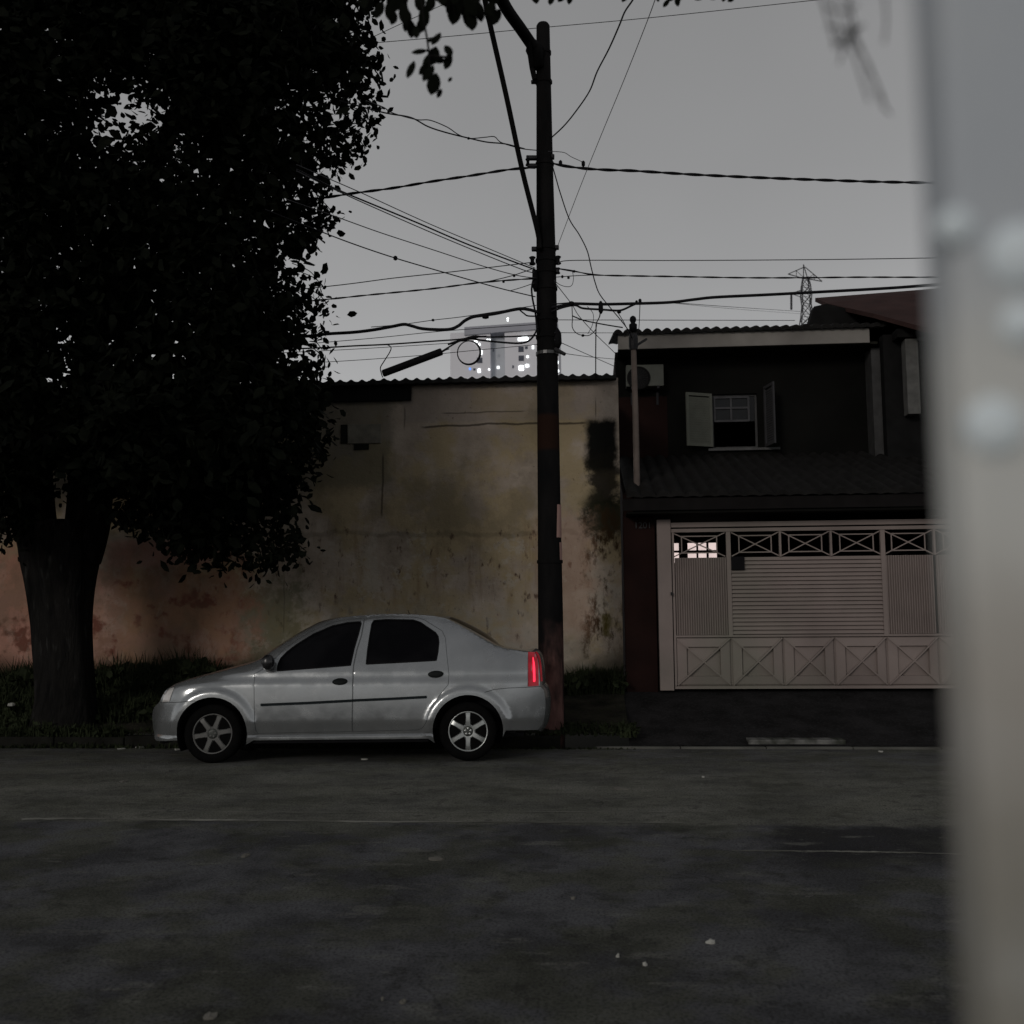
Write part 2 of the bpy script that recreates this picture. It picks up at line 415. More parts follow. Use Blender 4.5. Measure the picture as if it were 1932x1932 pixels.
# slightly uneven front sheet on a solid wall
mb = MB(); nx, nz_ = 190, 50
x0, z0 = -14.0, -.1
for j in range(nz_ + 1):
    for i in range(nx + 1):
        px, pz = x0 + (XR - x0) * i / nx, z0 + (WTOP - z0) * j / nz_
        mb.v.append(Vector((px, WY + .014 * noise.noise(Vector((px * 1.4, 0, pz * 1.4))) + .006 * noise.noise(Vector((px * 6, 3, pz * 6))), pz)))
for j in range(nz_):
    for i in range(nx):
        a = j * (nx + 1) + i; mb.f.append((a, a + 1, a + nx + 2, a + nx + 1))
wp.add('wall_face', mb, M['plaster'], smooth=True)
wp.add('wall_core', MB().box(x0, XR - .004, WY + .03, WY + .25, -.1, WTOP - .01), M['plaster'])
M['fibro'] = basic('fibro_cement', (.02, .02, .02), .9, bump=.4)
def corrugated(x0, x1, period, amp, y0, z0, y1, z1, thick, sharp=1.0, n=8, seed=0):
    mb = MB(); k = int((x1 - x0) / period * n); rd = random.Random(seed); top = []; jit = {}
    for i in range(k + 1):
        xx = x0 + (x1 - x0) * i / k; w = int((xx - x0) / period)
        if w not in jit: jit[w] = rd.uniform(-.006, .006)
        h = amp * (abs(math.sin(PI * (xx - x0) / period)) ** sharp) + jit[w]
        top.append((xx, h))
    i0 = 0
    for xx, h in top:
        mb.v += [Vector((xx, y0, z0 + h)), Vector((xx, y1, z1 + h)), Vector((xx, y0, z0 + h * .3 - thick)), Vector((xx, y1, z1 + h * .3 - thick))]
    for i in range(k):
        a, b = 4 * i, 4 * i + 4
        mb.f += [(a, b, b + 1, a + 1), (a + 2, a + 3, b + 3, b + 2), (a, a + 2, b + 2, b), (a + 1, b + 1, b + 3, a + 3)]
    e = 4 * k; mb.f += [(0, 1, 3, 2), (e, e + 2, e + 3, e + 1)]
    return mb
wp.add('roof_sheet', corrugated(-14, XR - .03, .163, .034, WY - .18, 4.925, WY + 3.5, 5.14, .055, 3.5, 8, 3), M['fibro'])
wp.add('eave_dark_strip', MB().box(-14, -2.62, WY - .05, WY - .006, 4.66, 4.86), basic('eave_strip_black', (.01, .01, .01), .9))  # dark strip below the roof edge, left part only
blk = basic('bare_block', (.16, .15, .125), .9, bump=.5)
(a, b), (c_, d) = wx(656, 838), wx(719, 800)
wp.add('block', MB().box(a, c_, WY - .03, WY + .02, b, d), blk, bevel=.01)
wp.add('hole_shade', MB().box(a - .1, a - .008, WY - .018, WY + .02, b + .01, d), basic('hole_shade_dark', (.012, .012, .010), .95))  # raised dark boxes; the shade inside two holes is put into their colour
wp.add('hole_shade', MB().box(a + .1, a + .32, WY - .018, WY + .02, b - .09, b - .006), basic('hole_shade_dark', (.012, .012, .010), .95))

# ------------------------------------------------------------------ HOUSE
HY = 17.6
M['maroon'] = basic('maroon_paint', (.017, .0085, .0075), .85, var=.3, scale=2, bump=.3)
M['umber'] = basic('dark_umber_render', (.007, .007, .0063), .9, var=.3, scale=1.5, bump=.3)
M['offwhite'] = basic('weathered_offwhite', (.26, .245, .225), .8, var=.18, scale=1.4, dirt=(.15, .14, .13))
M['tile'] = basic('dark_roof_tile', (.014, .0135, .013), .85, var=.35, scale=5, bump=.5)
M['glass'] = basic('dark_glass', (.01, .011, .012), .12, spec=.2)
hx0, hx1 = .47, 4.78
house = thing('two_storey_house', 'dark two storey house with a tiled porch roof and an open shuttered window upstairs', 'house', (2.6, HY, .42))
hp = WP(house)
w1, w2 = onY(1345, 846, HY), onY(1428, 742, HY)      # window opening
mb = MB()
mb.box(hx0, w1.x, HY, HY + .2, .1, 6.0); mb.box(w2.x, hx1, HY, HY + .2, .1, 6.0)
mb.box(w1.x, w2.x, HY, HY + .2, w2.z, 6.0); mb.box(w1.x, w2.x, HY, HY + .2, 2.99, w1.z)
l1, l2 = onY(1268, 1062, HY), onY(1358, 1024, HY)
mb.box(w1.x, w2.x, HY, HY + .2, .1, 2.99)
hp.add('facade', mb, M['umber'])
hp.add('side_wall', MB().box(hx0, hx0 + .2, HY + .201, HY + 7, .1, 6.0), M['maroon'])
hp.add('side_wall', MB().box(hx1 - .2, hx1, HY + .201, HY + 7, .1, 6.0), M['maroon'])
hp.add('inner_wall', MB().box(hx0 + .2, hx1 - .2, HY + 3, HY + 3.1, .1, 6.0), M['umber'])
# maroon return wall between shed and porch, upper part
hp.add('wall_return', MB().box(hx0 + .0, 1.35, HY - .012, HY - .002, 4.1, 5.2), M['maroon'])
# eave: tiles, fascia, soffit
f1, f2 = onY(1166, 660, 17.0), onY(1640, 630, 17.0)
hp.add('fascia', MB().box(f1.x, f2.x, 16.98, 17.03, f1.z - .0, f1.z + .25), M['offwhite'], bevel=.006)
hp.add('soffit', MB().box(f1.x, hx1, 17.03, HY + .1, f1.z - .012, f1.z + .03), basic('soffit_dark', (.02, .02, .016), .9))
hp.add('roof', corrugated(f1.x - .08, f2.x + .25, .163, .062, 16.90, f1.z + .262, HY + 3.2, f1.z + 1.1, .03, .8, 10, 5), M['tile'])
# window
wf = hp.add('window', MB().box(w1.x, w1.x + .035, HY + .06, HY + .1, w1.z, w2.z).box(w2.x - .035, w2.x, HY + .06, HY + .1, w1.z, w2.z)
            .box(w1.x, w2.x, HY + .062, HY + .098, w2.z - .035, w2.z).box(w1.x, w2.x, HY + .062, HY + .098, w1.z, w1.z + .03), basic('window_frame_paint', (.07, .07, .07), .6))
wm = (w1.z + w2.z) / 2
m2 = basic('sash_paint', (.075, .075, .08), .6)
mb = MB(); cx = (w1.x + .035 + w2.x - .14) / 2
for xx in (w1.x + .05, cx, w2.x - .14): mb.box(xx - .017, xx + .017, HY + .05, HY + .075, wm, w2.z - .04)
for zz in (wm + .01, (wm + w2.z) / 2, w2.z - .05): mb.box(w1.x + .05, w2.x - .14, HY + .048, HY + .073, zz - .017, zz + .017)
mb.v = [v - hp.l for v in mb.v]; mb.build('sash', m2, wf)
mb = MB().box(w1.x + .04, w2.x - .04, HY + .08, HY + .085, wm, w2.z - .03); mb.v = [v - hp.l for v in mb.v]; mb.build('pane', M['glass'], wf)
mb = MB().box(w1.x - .08, w2.x + .35, HY - .07, HY + .05, w1.z - .05, w1.z - .01); mb.v = [v - hp.l for v in mb.v]
mb.build('sill', basic('sill_paint', (.10, .10, .10), .8), wf)
mb = MB().quad((w1.x + .06, HY + .3, w1.z), (w1.x + .5, HY + .3, w1.z), (w1.x + .5, HY + .3, wm), (w1.x + .06, HY + .3, wm))
# shutters
def shutter(hinge, ang, w, z0, z1, m):
    mb = MB(); t = Vector((math.cos(ang), math.sin(ang), 0)); n = Vector((-t.y, t.x, 0))
    def bx(a0, a1, b0, b1, d):
        mb.prism([hinge + t * a0 + Vector((0, 0, b0)), hinge + t * a1 + Vector((0, 0, b0)), hinge + t * a1 + Vector((0, 0, b1)), hinge + t * a0 + Vector((0, 0, b1))], n * d)
    bx(0, .05, z0, z1, .03); bx(w - .05, w, z0, z1, .03); bx(.05, w - .05, z1 - .05, z1, .029); bx(.05, w - .05, z0, z0 + .05, .029)
    k = int((z1 - z0 - .1) / .04)
    for i in range(k):
        zz = z0 + .05 + i * .04; a, b = hinge + t * .05, hinge + t * (w - .05)
        mb.quad(a + n * .018 + Vector((0, 0, zz)), b + n * .018 + Vector((0, 0, zz)), b + n * .027 + Vector((0, 0, zz + .037)), a + n * .027 + Vector((0, 0, zz + .037)))
    return mb
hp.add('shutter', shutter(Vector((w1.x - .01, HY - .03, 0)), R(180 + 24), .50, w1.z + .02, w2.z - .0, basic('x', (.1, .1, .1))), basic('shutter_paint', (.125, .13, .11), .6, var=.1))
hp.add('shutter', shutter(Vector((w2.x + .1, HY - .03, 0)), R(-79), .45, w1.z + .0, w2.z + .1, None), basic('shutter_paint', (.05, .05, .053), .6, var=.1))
# pilaster at the right end of the facade
p1 = onY(1652, 700, 17.3)
hp.add('pilaster', MB().box(p1.x - .09, p1.x + .13, 17.2, HY - .005, 3.9, f1.z - .035), basic('pilaster_paint', (.06, .06, .06), .85))
# porch
ey0, ez0, ez1 = 14.05, 3.10, 4.12
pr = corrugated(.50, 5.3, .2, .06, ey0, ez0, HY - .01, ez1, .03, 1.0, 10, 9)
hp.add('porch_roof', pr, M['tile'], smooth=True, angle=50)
hp.add('porch_fascia', MB().box(.45, 5.3, ey0 + .03, ey0 + .06, 2.90, 3.065), basic('porch_board', (.010, .009, .009), .8))
hp.add('porch_ceiling', MB().box(.5, 5.25, ey0 + .065, HY - .005, 2.86, 2.89), M['umber'])
hp.add('gate_pillar', MB().box(.46, .905, 14.55, 14.8, .2, 2.855), M['maroon'], bevel=.01)
hp.add('side_wall', MB().prism([(.47, 14.81, .1), (.47, HY - .015, .1), (.47, HY - .015, 4.05), (.47, 14.81, 3.2)], (.14, 0, 0)), M['maroon'])
hp.add('side_wall', MB().box(4.9, 5.04, 14.6, HY - .015, .1, 2.85), M['umber'])
# number plate above the pillar
s = NT('digit_paint'); M['digit'] = s.out((.06, .06, .062), .6)
tcv = bpy.data.curves.new('house_number', 'FONT'); tcv.body = '1201'; tcv.size = .125; tcv.extrude = .006; tcv.align_x = 'LEFT'
to = bpy.data.objects.new('t', tcv); C.objects.link(to); bpy.context.view_layer.update()
me = bpy.data.meshes.new_from_object(to.evaluated_get(bpy.context.evaluated_depsgraph_get())); bpy.data.objects.remove(to)
me.materials.clear(); me.materials.append(M['digit'])
num = bpy.data.objects.new('house_number', me); C.objects.link(num); num.parent = house
q = onY(1196, 997, 14.53); num.location = q - hp.l; num.rotation_euler = (PI / 2, 0, 0)
# lit inner window
li = hp.add('lit_window', MB().box(l1.x, l2.x, HY - .02, HY - .006, l1.z, l2.z), glow('lit_panes', (1.0, .80, .76), .75))
li['label'] = 'small lit window glowing warm white behind the gate lattice'
mb = MB(); lx = lambda u: onY(u, 1040, HY).x; lz = lambda v: onY(1310, v, HY).z
for a, b in ((1280.5, 1297), (1313.5, 1317), (1332.5, 1336.5)): mb.box(lx(a), lx(b), HY - .05, HY - .022, l1.z - .02, l2.z + .02)
mb.box(l1.x - .02, l2.x + .02, HY - .052, HY - .024, lz(1042.5), lz(1038.5)); mb.box(l1.x - .03, l2.x + .03, HY - .052, HY - .0215, l2.z, l2.z + .04)
mb.box(lx(1352), l2.x + .03, HY - .05, HY - .021, l1.z, l2.z)
mb.v = [v - hp.l for v in mb.v]; mb.build('muntin', basic('muntin_dark', (.02, .015, .015), .7), li)

# air conditioner
a1, a2 = onY(1181, 735, HY - .02), onY(1250, 693, HY - .02)
ac = thing('air_conditioner', 'pale grey outdoor air conditioner unit high on the dark house wall', 'air conditioner', ((a1.x + a2.x) / 2, HY - .2, a1.z))
ap = WP(ac)
s_ac = basic('ac_casing', (.12, .125, .11), .5, var=.1)
ap.add('casing', MB().box(a1.x, a2.x, HY - .26, HY - .015, a1.z, a2.z), s_ac, bevel=.012)
fc = onY(1205, 713, HY - .27)
ap.add('fan_guard', MB().lathe([(.20, 0), (.20, -.015), (.175, -.02), (.17, -.004)], (fc.x, HY - .262, fc.z), 'Y', 28), basic('fan_guard', (.012, .012, .012), .6))
mb = MB()
for k in range(10):
    an = PI * k / 10; mb.bar((fc.x - math.cos(an) * .17, HY - .285, fc.z - math.sin(an) * .17), (fc.x + math.cos(an) * .17, HY - .285, fc.z + math.sin(an) * .17), .005, .004)
ap.add('grille', mb, M['dark_metal'])
for xx in (a1.x + .1, a2.x - .1): ap.add('bracket', MB().box(xx - .02, xx + .02, HY - .3, HY - .001, a1.z - .05, a1.z - .002).box(xx - .02, xx + .02, HY - .03, HY - .0015, a1.z - .28, a1.z - .05), M['dark_metal'])

# service mast
MY = 14.86
b0, b1 = onY(1203.5, 925, MY), onY(1195, 660, MY)
mast = thing('service_mast', 'slim pale service mast with an insulator on top beside the house corner', 'mast', (b0.x, MY, 3.1)); mp = WP(mast)
xm = (b0.x + b1.x) / 2
mp.add('tube', MB().tube([(xm, MY, 3.05), (xm, MY, 4.4), (xm - .01, MY, 5.55)], [.048, .044, .04], 12), basic('mast_paint', (.16, .13, .115), .6, scale=3, var=.3, dirt=(.05, .045, .04)), smooth=True, angle=50)
k = onY(1195, 606, MY)
mp.add('insulator', MB().lathe([(.02, -.16), (.055, -.15), (.06, -.05), (.03, -.03), (.045, .0), (.05, .03), (.04, .06), (.015, .08)], (xm - .01, MY - .0, k.z), 'Z', 14), M['black'], smooth=True)
mp.add('collar', MB().lathe([(.06, -.12), (.068, -.06), (.068, .06), (.055, .12)], (xm - .01, MY, onY(1195, 645, MY).z), 'Z', 12), M['dark_metal'])
mp.add('stay_bracket', MB().bar((xm - .01, MY, onY(1195, 655, MY).z), (xm + .2, MY + .3, onY(1215, 630, MY).z), .03, .03), M['dark_metal'])

# ------------------------------------------------------------------ GATE
GY = 14.5
gx = lambda u: onY(u, 1140, GY).x
gz = lambda v: onY(1500, v, GY).z
gate = thing('garage_gate', 'wide cream metal garage gate with crossed square panels and slats', 'gate', (gx(1450), GY, .4)); gp = WP(gate)
M['gate'] = basic('gate_paint', (.24, .20, .185), .6, var=.16, scale=1.1, dirt=(.175, .18, .145))
g0, g1 = gx(1242), gx(1775)
G = M['gate']
gb, gt = gz(1299), gz(977)
gp.add('post', MB().box(g0, gx(1268), GY - .06, GY + .08, gb - .02, gt), G, bevel=.006)
gp.add('top_rail', MB().box(gx(1268) + .003, g1 + .74, GY - .03, GY + .05, gz(992), gz(983)), G)
gp.add('top_rail', MB().box(gx(1268) + .003, g1 + .74, GY - .028, GY + .045, gz(1001.5), gz(995)), G)
gp.add('bottom_rail', MB().box(gx(1270), g1 + .74, GY - .03, GY + .04, gb, gz(1294)), G)
gp.add('post', MB().box(g1 + .745, g1 + .93, GY - .06, GY + .08, gb - .02, gt), G, bevel=.006)
pan = [(1273, 1371), (1383, 1473), (1477.5, 1569), (1574, 1667), (1672, 1765), (1770, 1866)]
low = [(1273.5, 1376.3), (1378.3, 1474.4), (1475.6, 1570.8), (1572, 1668.8), (1670.2, 1766.8), (1768.2, 1867)]
for u in (1377, 1475.2, 1571.5, 1669.5, 1767.5):
    big = u in (1377, 1669.5)
    gp.add('upright', MB().box(gx(u) - (.03 if big else .014), gx(u) + (.03 if big else .014), GY - .026, GY + .03, gz(1197.5) if big else gz(1050), gz(1002)), G)
gp.add('upright', MB().box(gx(1270), gx(1274), GY - .026, GY + .03, gz(1293), gz(1002)), G)
def lattice(u0, u1):
    mb = MB(); X0, X1, Z0, Z1 = gx(u0), gx(u1), gz(1048), gz(1003)
    ix0, ix1 = X0 + (X1 - X0) * .16, X1 - (X1 - X0) * .16; iz0, iz1 = Z0 + (Z1 - Z0) * .16, Z1 - (Z1 - Z0) * .14
    w = .016
    y = GY
    for a, b in (((ix0, y, iz0), (ix1, y, iz0)), ((ix0, y, iz1), (ix1, y, iz1))): mb.bar(a, b, w, .016)
    for a, b in (((ix0, y, iz0), (ix0, y, iz1)), ((ix1, y, iz0), (ix1, y, iz1))): mb.bar(a, b, w, .014)
    mb.bar((X0, y - .002, Z0), (X1, y - .002, Z1), w, .011); mb.bar((X0, y + .001, Z1), (X1, y + .001, Z0), w, .012)
    return mb
for u0, u1 in pan: gp.add('lattice_panel', lattice(u0, u1), G)
def vslats(u0, u1, z0, z1, pitch=.032):
    mb = MB(); X0, X1 = gx(u0), gx(u1); n = int((X1 - X0) / pitch)
    mb.box(X0, X1, GY + .012, GY + .02, z0, z1)
    for i in range(n):
        a = X0 + (X1 - X0) * (i + .14) / n; b = X0 + (X1 - X0) * (i + .80) / n
        mb.prism([(a, GY + .011, z0), (a + .005, GY - .016, z0), (b - .005, GY - .016, z0), (b, GY + .011, z0)], (0, 0, z1 - z0))
    return mb
def hslats(u0, u1, z0, z1, pitch=.056):
    mb = MB(); X0, X1 = gx(u0), gx(u1); n = int((z1 - z0) / pitch)
    mb.box(X0, X1, GY + .012, GY + .02, z0, z1)
    for i in range(n):
        a = z0 + (z1 - z0) * i / n; h = (z1 - z0) / n
        mb.prism([(X0, GY + .010, a + h * .12), (X0, GY - .022, a + h * .2), (X0, GY + .004, a + h * .97), (X0, GY + .010, a + h)], (X1 - X0, 0, 0))
    return mb
zt, zb = gz(1050), gz(1197)
gp.add('slat_panel', vslats(1275, 1373, zb, zt), G)
gp.add('slat_panel', hslats(1381.5, 1666, zb, zt), G)
gp.add('slat_panel', vslats(1673, 1765, zb, zt), G)
gp.add('slat_panel', vslats(1770, 1862, zb, zt), G)
gp.add('middle_rail', MB().box(gx(1274), g1 + .7, GY - .027, GY + .03, gz(1201), gz(1197.5)), G)
def embossed(u0, u1):
    mb = MB(); X0, X1, Z0, Z1 = gx(u0), gx(u1), gz(1293), gz(1202); y = GY
    fx, fz = (X1 - X0), (Z1 - Z0)
    def ring(t, d): return [Vector((X0 + fx * t, y + d, Z0 + fz * t)), Vector((X1 - fx * t, y + d, Z0 + fz * t)), Vector((X1 - fx * t, y + d, Z1 - fz * t)), Vector((X0 + fx * t, y + d, Z1 - fz * t))]
    rs = [ring(0, .015), ring(.02, -.006), ring(.045, -.012), ring(.19, -.034), ring(.205, .008)]
    for A, B in zip(rs[:-1], rs[1:]):
        for k in range(4): mb.quad(A[k], A[(k + 1) % 4], B[(k + 1) % 4], B[k])
    cpt = Vector(((X0 + X1) / 2, y - .040, (Z0 + Z1) / 2)); A = rs[-1]
    for k in range(4): mb.poly([A[k], A[(k + 1) % 4], cpt])
    for k in (0, 1, 2, 3):
        mb.bar(rs[1][k] + Vector((0, -.006, 0)), rs[3][k] + Vector((0, -.004, 0)), .020, .034 if k % 2 else .038); mb.bar(rs[3][k] + Vector((0, .002, 0)), cpt + Vector((0, -.004, 0)), .020, .036 if k % 2 else .042)
    return mb
for u0, u1 in low: gp.add('crossed_panel', embossed(u0, u1), G)
gp.add('backing_sheet', MB().box(gx(1274), g1 + .7, GY + .020, GY + .028, gz(1294), gz(1197)), G)
gp.add('mail_slot', MB().box(gx(1381), gx(1406), GY - .05, GY + .009, gz(1074), gz(1049)), basic('mail_box_black', (.008, .008, .009), .6), bevel=.004)
hnd = gp.add('handle', MB().box(gx(1265), gx(1268) + .008, GY - .085, GY - .062, gz(1121), gz(1115)), M['dark_metal'])

# ------------------------------------------------------------------ NEIGHBOUR HOUSE (right)
nb = thing('neighbour_house', 'dark house at far right with a dull red pitched roof', 'house', (6.2, 16.8, .42)); np_ = WP(nb)
NR = basic('red_brown_roof', (.045, .026, .024), .85, var=.3, scale=3)
def P(u, v, Y): return onY(u, v, Y)
a, b, c_, d = P(1545, 561, 20.3), P(1880, 528, 20.3), P(1880, 600, 15.9), P(1735, 622, 15.9)
e = P(1536, 583, 17.45)
roofpoly = [P(1538, 562, 19.6), P(1900, 534, 19.6), P(1900, 640, 16.2), P(1738, 616, 16.2), P(1650, 592, 16.9), P(1560, 572, 18.6)]
np_.add('roof', MB().prism(roofpoly, (0, .02, -.07)), NR)
D_ = basic('neighbour_wall_dark', (.011, .011, .011), .9)
np_.add('gable_wall', MB().prism([P(1524, 620, 17.9), P(1536, 578, 17.9), P(1560, 573, 17.9), P(1740, 616, 17.9), P(1900, 640, 17.9), P(1900, 900, 17.9), P(1645, 900, 17.9), P(1640, 640, 17.9)], (0, .3, 0)), D_)
np_.add('back_wall', MB().box(hx1 - .1, 9, 18.3, 18.5, .1, 5.7), D_)
np_.add('side_wall', MB().box(P(1668, 700, 16.9).x, 8, 16.9, 17.1, .2, P(1715, 630, 16.9).z), D_)
np_.add('column', MB().box(P(1707, 700, 16.75).x, P(1731, 700, 16.75).x, 16.66, 16.89, P(1715, 782, 16.7).z, P(1715, 640, 16.7).z), basic('column_paint', (.11, .11, .105), .8), bevel=.01)
np_.add('eave_beam', MB().box(P(1690, 640, 16.7).x, 8, 16.62, 16.9, P(1715, 638, 16.7).z, P(1715, 622, 16.7).z), D_)

# ------------------------------------------------------------------ FAR APARTMENT TOWER
TY = 150.0
T = lambda u, v, Y=TY: onY(u, v, Y)
apt = thing('apartment_tower', 'pale grey apartment tower with lit windows far behind the shed roof', 'building', (T(950, 700).x, TY + 6, 0)); tp = WP(apt)
M['apt'] = basic('tower_paint', (.85, .85, .90), .9, var=.06, scale=.08)
M['apt2'] = basic('tower_paint_grey', (.58, .61, .65), .9, var=.06, scale=.08)
M['apt3'] = basic('tower_cap', (.42, .43, .48), .9, var=.08, scale=.08)
def tb(u0, u1, v0, Y0, Y1): return MB().box(T(u0, 650, Y0).x, T(u1, 650, Y0).x, Y0, Y1, -.5, T((u0 + u1) / 2, v0, Y0).z)
tp.add('wing', tb(849.5, 925, 627, TY, TY + 12), M['apt'])
tp.add('stair_bay', tb(925.2, 952, 618, TY + 1.5, TY + 12), M['apt2'])
tp.add('wing', tb(952.2, 1054, 620, TY, TY + 12), M['apt'])
tp.add('roof_parapet', MB().prism([T(876, 632, TY - .3), T(876, 617, TY - .3), T(1052, 605, TY - .3), T(1052, 618, TY - .3)], (0, 10, 0)), M['apt3'])
wd = basic('tower_window_dark', (.10, .11, .14), .3, scale=.5)
lw = glow('tower_window_lit', (.95, 1.0, 1.0), 2.6); lwb = glow('tower_window_blue', (.15, .35, 1.0), 1.2)
for u, v, w, h in ((983, 659, 10, 10), (983.5, 676, 10, 10), (905, 680, 10, 10), (968, 692, 3, 5), (895, 697, 4, 4), (993, 656, 5, 5), (931, 661, 3, 5), (1030, 660, 8, 10), (1030, 677, 8, 10)):
    tp.add('window', MB().box(T(u - w / 2, v).x, T(u + w / 2, v).x, TY - .06, TY + .02, T(u, v + h / 2).z, T(u, v - h / 2).z), wd)
for u, v, w, h in ((987, 640, 19, 6), (990, 637, 10, 7), (983.5, 694.5, 9, 9), (994.5, 690, 6.5, 5.5), (1005.5, 655, 3, 7), (995.4, 673, 3.5, 4), (904, 699.5, 5, 7), (923, 697, 2.5, 3.5), (897.5, 645, 6, 4.5), (904.5, 650, 3, 5), (908.7, 665, 2.5, 8), (919.6, 641.5, 2.6, 3.5), (924.5, 641.5, 2.4, 4), (1052.5, 700, 5, 4.5), (1052.5, 684, 2, 6)):
    tp.add('window', MB().box(T(u - w / 2, v).x, T(u + w / 2, v).x, TY - .09, TY + .01, T(u, v + h / 2).z, T(u, v - h / 2).z), lw, bevel=.05)
Y2 = TY + 1.5
tp.add('window', MB().box(T(937.8, 693, Y2).x, T(942, 693, Y2).x, Y2 - .06, Y2, T(940, 695.5, Y2).z, T(940, 691, Y2).z), lw)
tp.add('window', MB().box(T(885, 696).x, T(888.5, 696).x, TY - .06, TY, T(886, 698).z, T(886, 694).z), lwb)
tp.add('roof_lamp', MB().tube([T(958, 606, TY + 3), T(958, 601, TY + 3)], .12, 6).lathe([(.05, -.12), (.16, -.05), (.16, .08), (.05, .15)], T(958, 601, TY + 3), 'Z', 8), lw)

# ------------------------------------------------------------------ PYLON
PY = 190.0
Q = lambda u, v, dy=0: onY(u, v, PY + dy)
pyl = thing('power_pylon', 'small lattice electricity pylon on the skyline behind the house roof', 'pylon', (Q(1520, 600).x, PY, 0)); pp_ = WP(pyl)
M['steel'] = basic('pylon_steel', (.07, .07, .075), .6, .3)
mb = MB(); legs = {}
lev = [(523, 9), (540, 15), (557, 18), (575, 15), (595, 19), (615, 26), (660, 34), (760, 50)]
cu = 1521
for i, (v, w) in enumerate(lev):
    z = Q(cu, v).z; h = w * .098 / 2 * 1.0; cx_ = Q(cu, 560).x
    legs[i] = [Vector((cx_ + a * h, PY + b * h, z)) for a, b in ((-1, -1), (1, -1), (1, 1), (-1, 1))]
base = [Vector((legs[7][k].x * 1, legs[7][k].y, 0)) for k in range(4)]
for k in range(4):
    mb.tube([legs[i][k] for i in range(8)] + [Vector((Q(cu, 560).x + (legs[7][k].x - Q(cu, 560).x) * 2.2, PY + (legs[7][k].y - PY) * 2.2, -.6))], .09, 5)
    for i in range(7):
        a, b = legs[i], legs[i + 1]
        mb.tube([a[k], b[(k + 1) % 4]], .06, 4); mb.tube([a[(k + 1) % 4], b[k]], .06, 4); mb.tube([b[k], b[(k + 1) % 4]], .05, 4)
mb.tube([legs[0][0], Q(1516, 499)], .09, 5); mb.tube([legs[0][2], Q(1516, 499)], .09, 5)
pp_.add('tower_body', mb, M['steel'])
for tip, up, lo in (((1487, 517), (1517, 504), (1519, 526)), ((1551, 531), (1519, 504), (1523, 526))):
    mb = MB(); t_ = Q(*tip); mb.tube([Q(*up), t_], .09, 5); mb.tube([Q(*lo), t_], .1, 5); mb.tube([Q(lo[0], lo[1], 2), t_], .09, 5)
    mid = Q(*up).lerp(t_, .5); mb.tube([mid, Q(*lo).lerp(t_, .5)], .06, 4); mb.tube([Q(*lo), mid], .05, 4)
    pp_.add('crossarm', mb, M['steel'])
mb = MB(); mb.tube([Q(1510, 548), Q(1493, 554)], .1, 5); mb.tube([Q(1510, 560), Q(1493, 554)], .08, 5); pp_.add('crossarm', mb, M['steel'])
pp_.add('insulator_string', MB().tube([Q(1493, 554), Q(1493, 584)], .2, 6), M['steel'])

# ------------------------------------------------------------------ UTILITY POLE
PLY = 12.9
pb = onY(1042, 1372, PLY); pt = onY(1024, 49, PLY)
pole = thing('utility_pole', 'tall dark concrete utility pole behind the rear of the silver car', 'utility pole', (pb.x, PLY, .08)); up = WP(pole)
s = NT('pole_concrete'); x, y, z = s.sep()
c = s.mix(s.rng(s.noise(6, 6, stretch=(1, 1, .3)), .35, .65), (.0055, .0055, .006), (.010, .0095, .0095))
c = s.mix(s.math('MULTIPLY', s.rng(z, 3.55, 3.6), s.rng(z, 4.0, 4.05, 1, 0)), c, (.020, .010, .007))   # painted brown band
q = s.math('ADD', z, s.math('MULTIPLY', s.noise(4, 5), .7))
c = s.mix(s.math('MULTIPLY', s.rng(q, 1.15, 1.75, 1, 0), s.rng(s.noise(5, 5, stretch=(1, 1, .25)), .42, .6)), c, (.16, .085, .075))  # reddish light on the pole foot, mixed into the concrete colour
s.bump(s.noise(40, 5), .4, .01); M['pole'] = s.out(c, .85)
n = 24; prof = []
wid = [(49, 25), (300, 31), (500, 37), (700, 40), (950, 43), (1150, 47), (1372, 50)]
pts, rr = [], []
for v, w in wid:
    p = onY(1030, v, PLY); zz = p.z; cxm = onY({49: 1024.5, 300: 1027.5, 500: 1030.5, 700: 1033, 950: 1036, 1150: 1038.5, 1372: 1041}[v], v, PLY).x
    pts.append(Vector((cxm, PLY, zz))); rr.append(w / 2 * (onY(966 + w, v, PLY) - onY(966, v, PLY)).length / w)
pts[-1].z = -.2
up.add('shaft', MB().tube([Vector((pts[0].x, PLY, pts[0].z + .03))] + pts, [rr[0] * .8] + rr, 24), M['pole'], smooth=True, angle=40)
def pole_at(v):
    z_ = onY(1030, v, PLY).z
    for a, b, ra, rb in zip(pts[:-1], pts[1:], rr[:-1], rr[1:]):
        if b.z <= z_ <= a.z:
            t = (a.z - z_) / (a.z - b.z); return Vector((a.x + (b.x - a.x) * t, PLY, z_)), ra + (rb - ra) * t
    return Vector((pts[0].x, PLY, z_)), rr[0]
for v in (100, 155, 310, 470, 492, 514, 545, 604, 636, 668, 1060):
    c0, r0 = pole_at(v)
    up.add('band', MB().lathe([(r0 + .004, -.02), (r0 + .012, -.02), (r0 + .012, .02), (r0 + .004, .02)], c0, 'Z', 20), M['pole'] if v not in (668,) else basic('zinc_strap', (.09, .09, .09), .4, .5))
def lug(u0, u1, v, h, name='bolt_arm', Yo=-.02):
    a, b = onY(u0, v, PLY + Yo), onY(u1, v, PLY + Yo)
    return up.add(name, MB().bar(a, b, h, .07, up=(0, 1, 0)), M['dark_metal'], bevel=.008)
lug(993, 1014, 298, .05); lug(1038, 1046, 296, .055); lug(995, 1014, 313, .045)
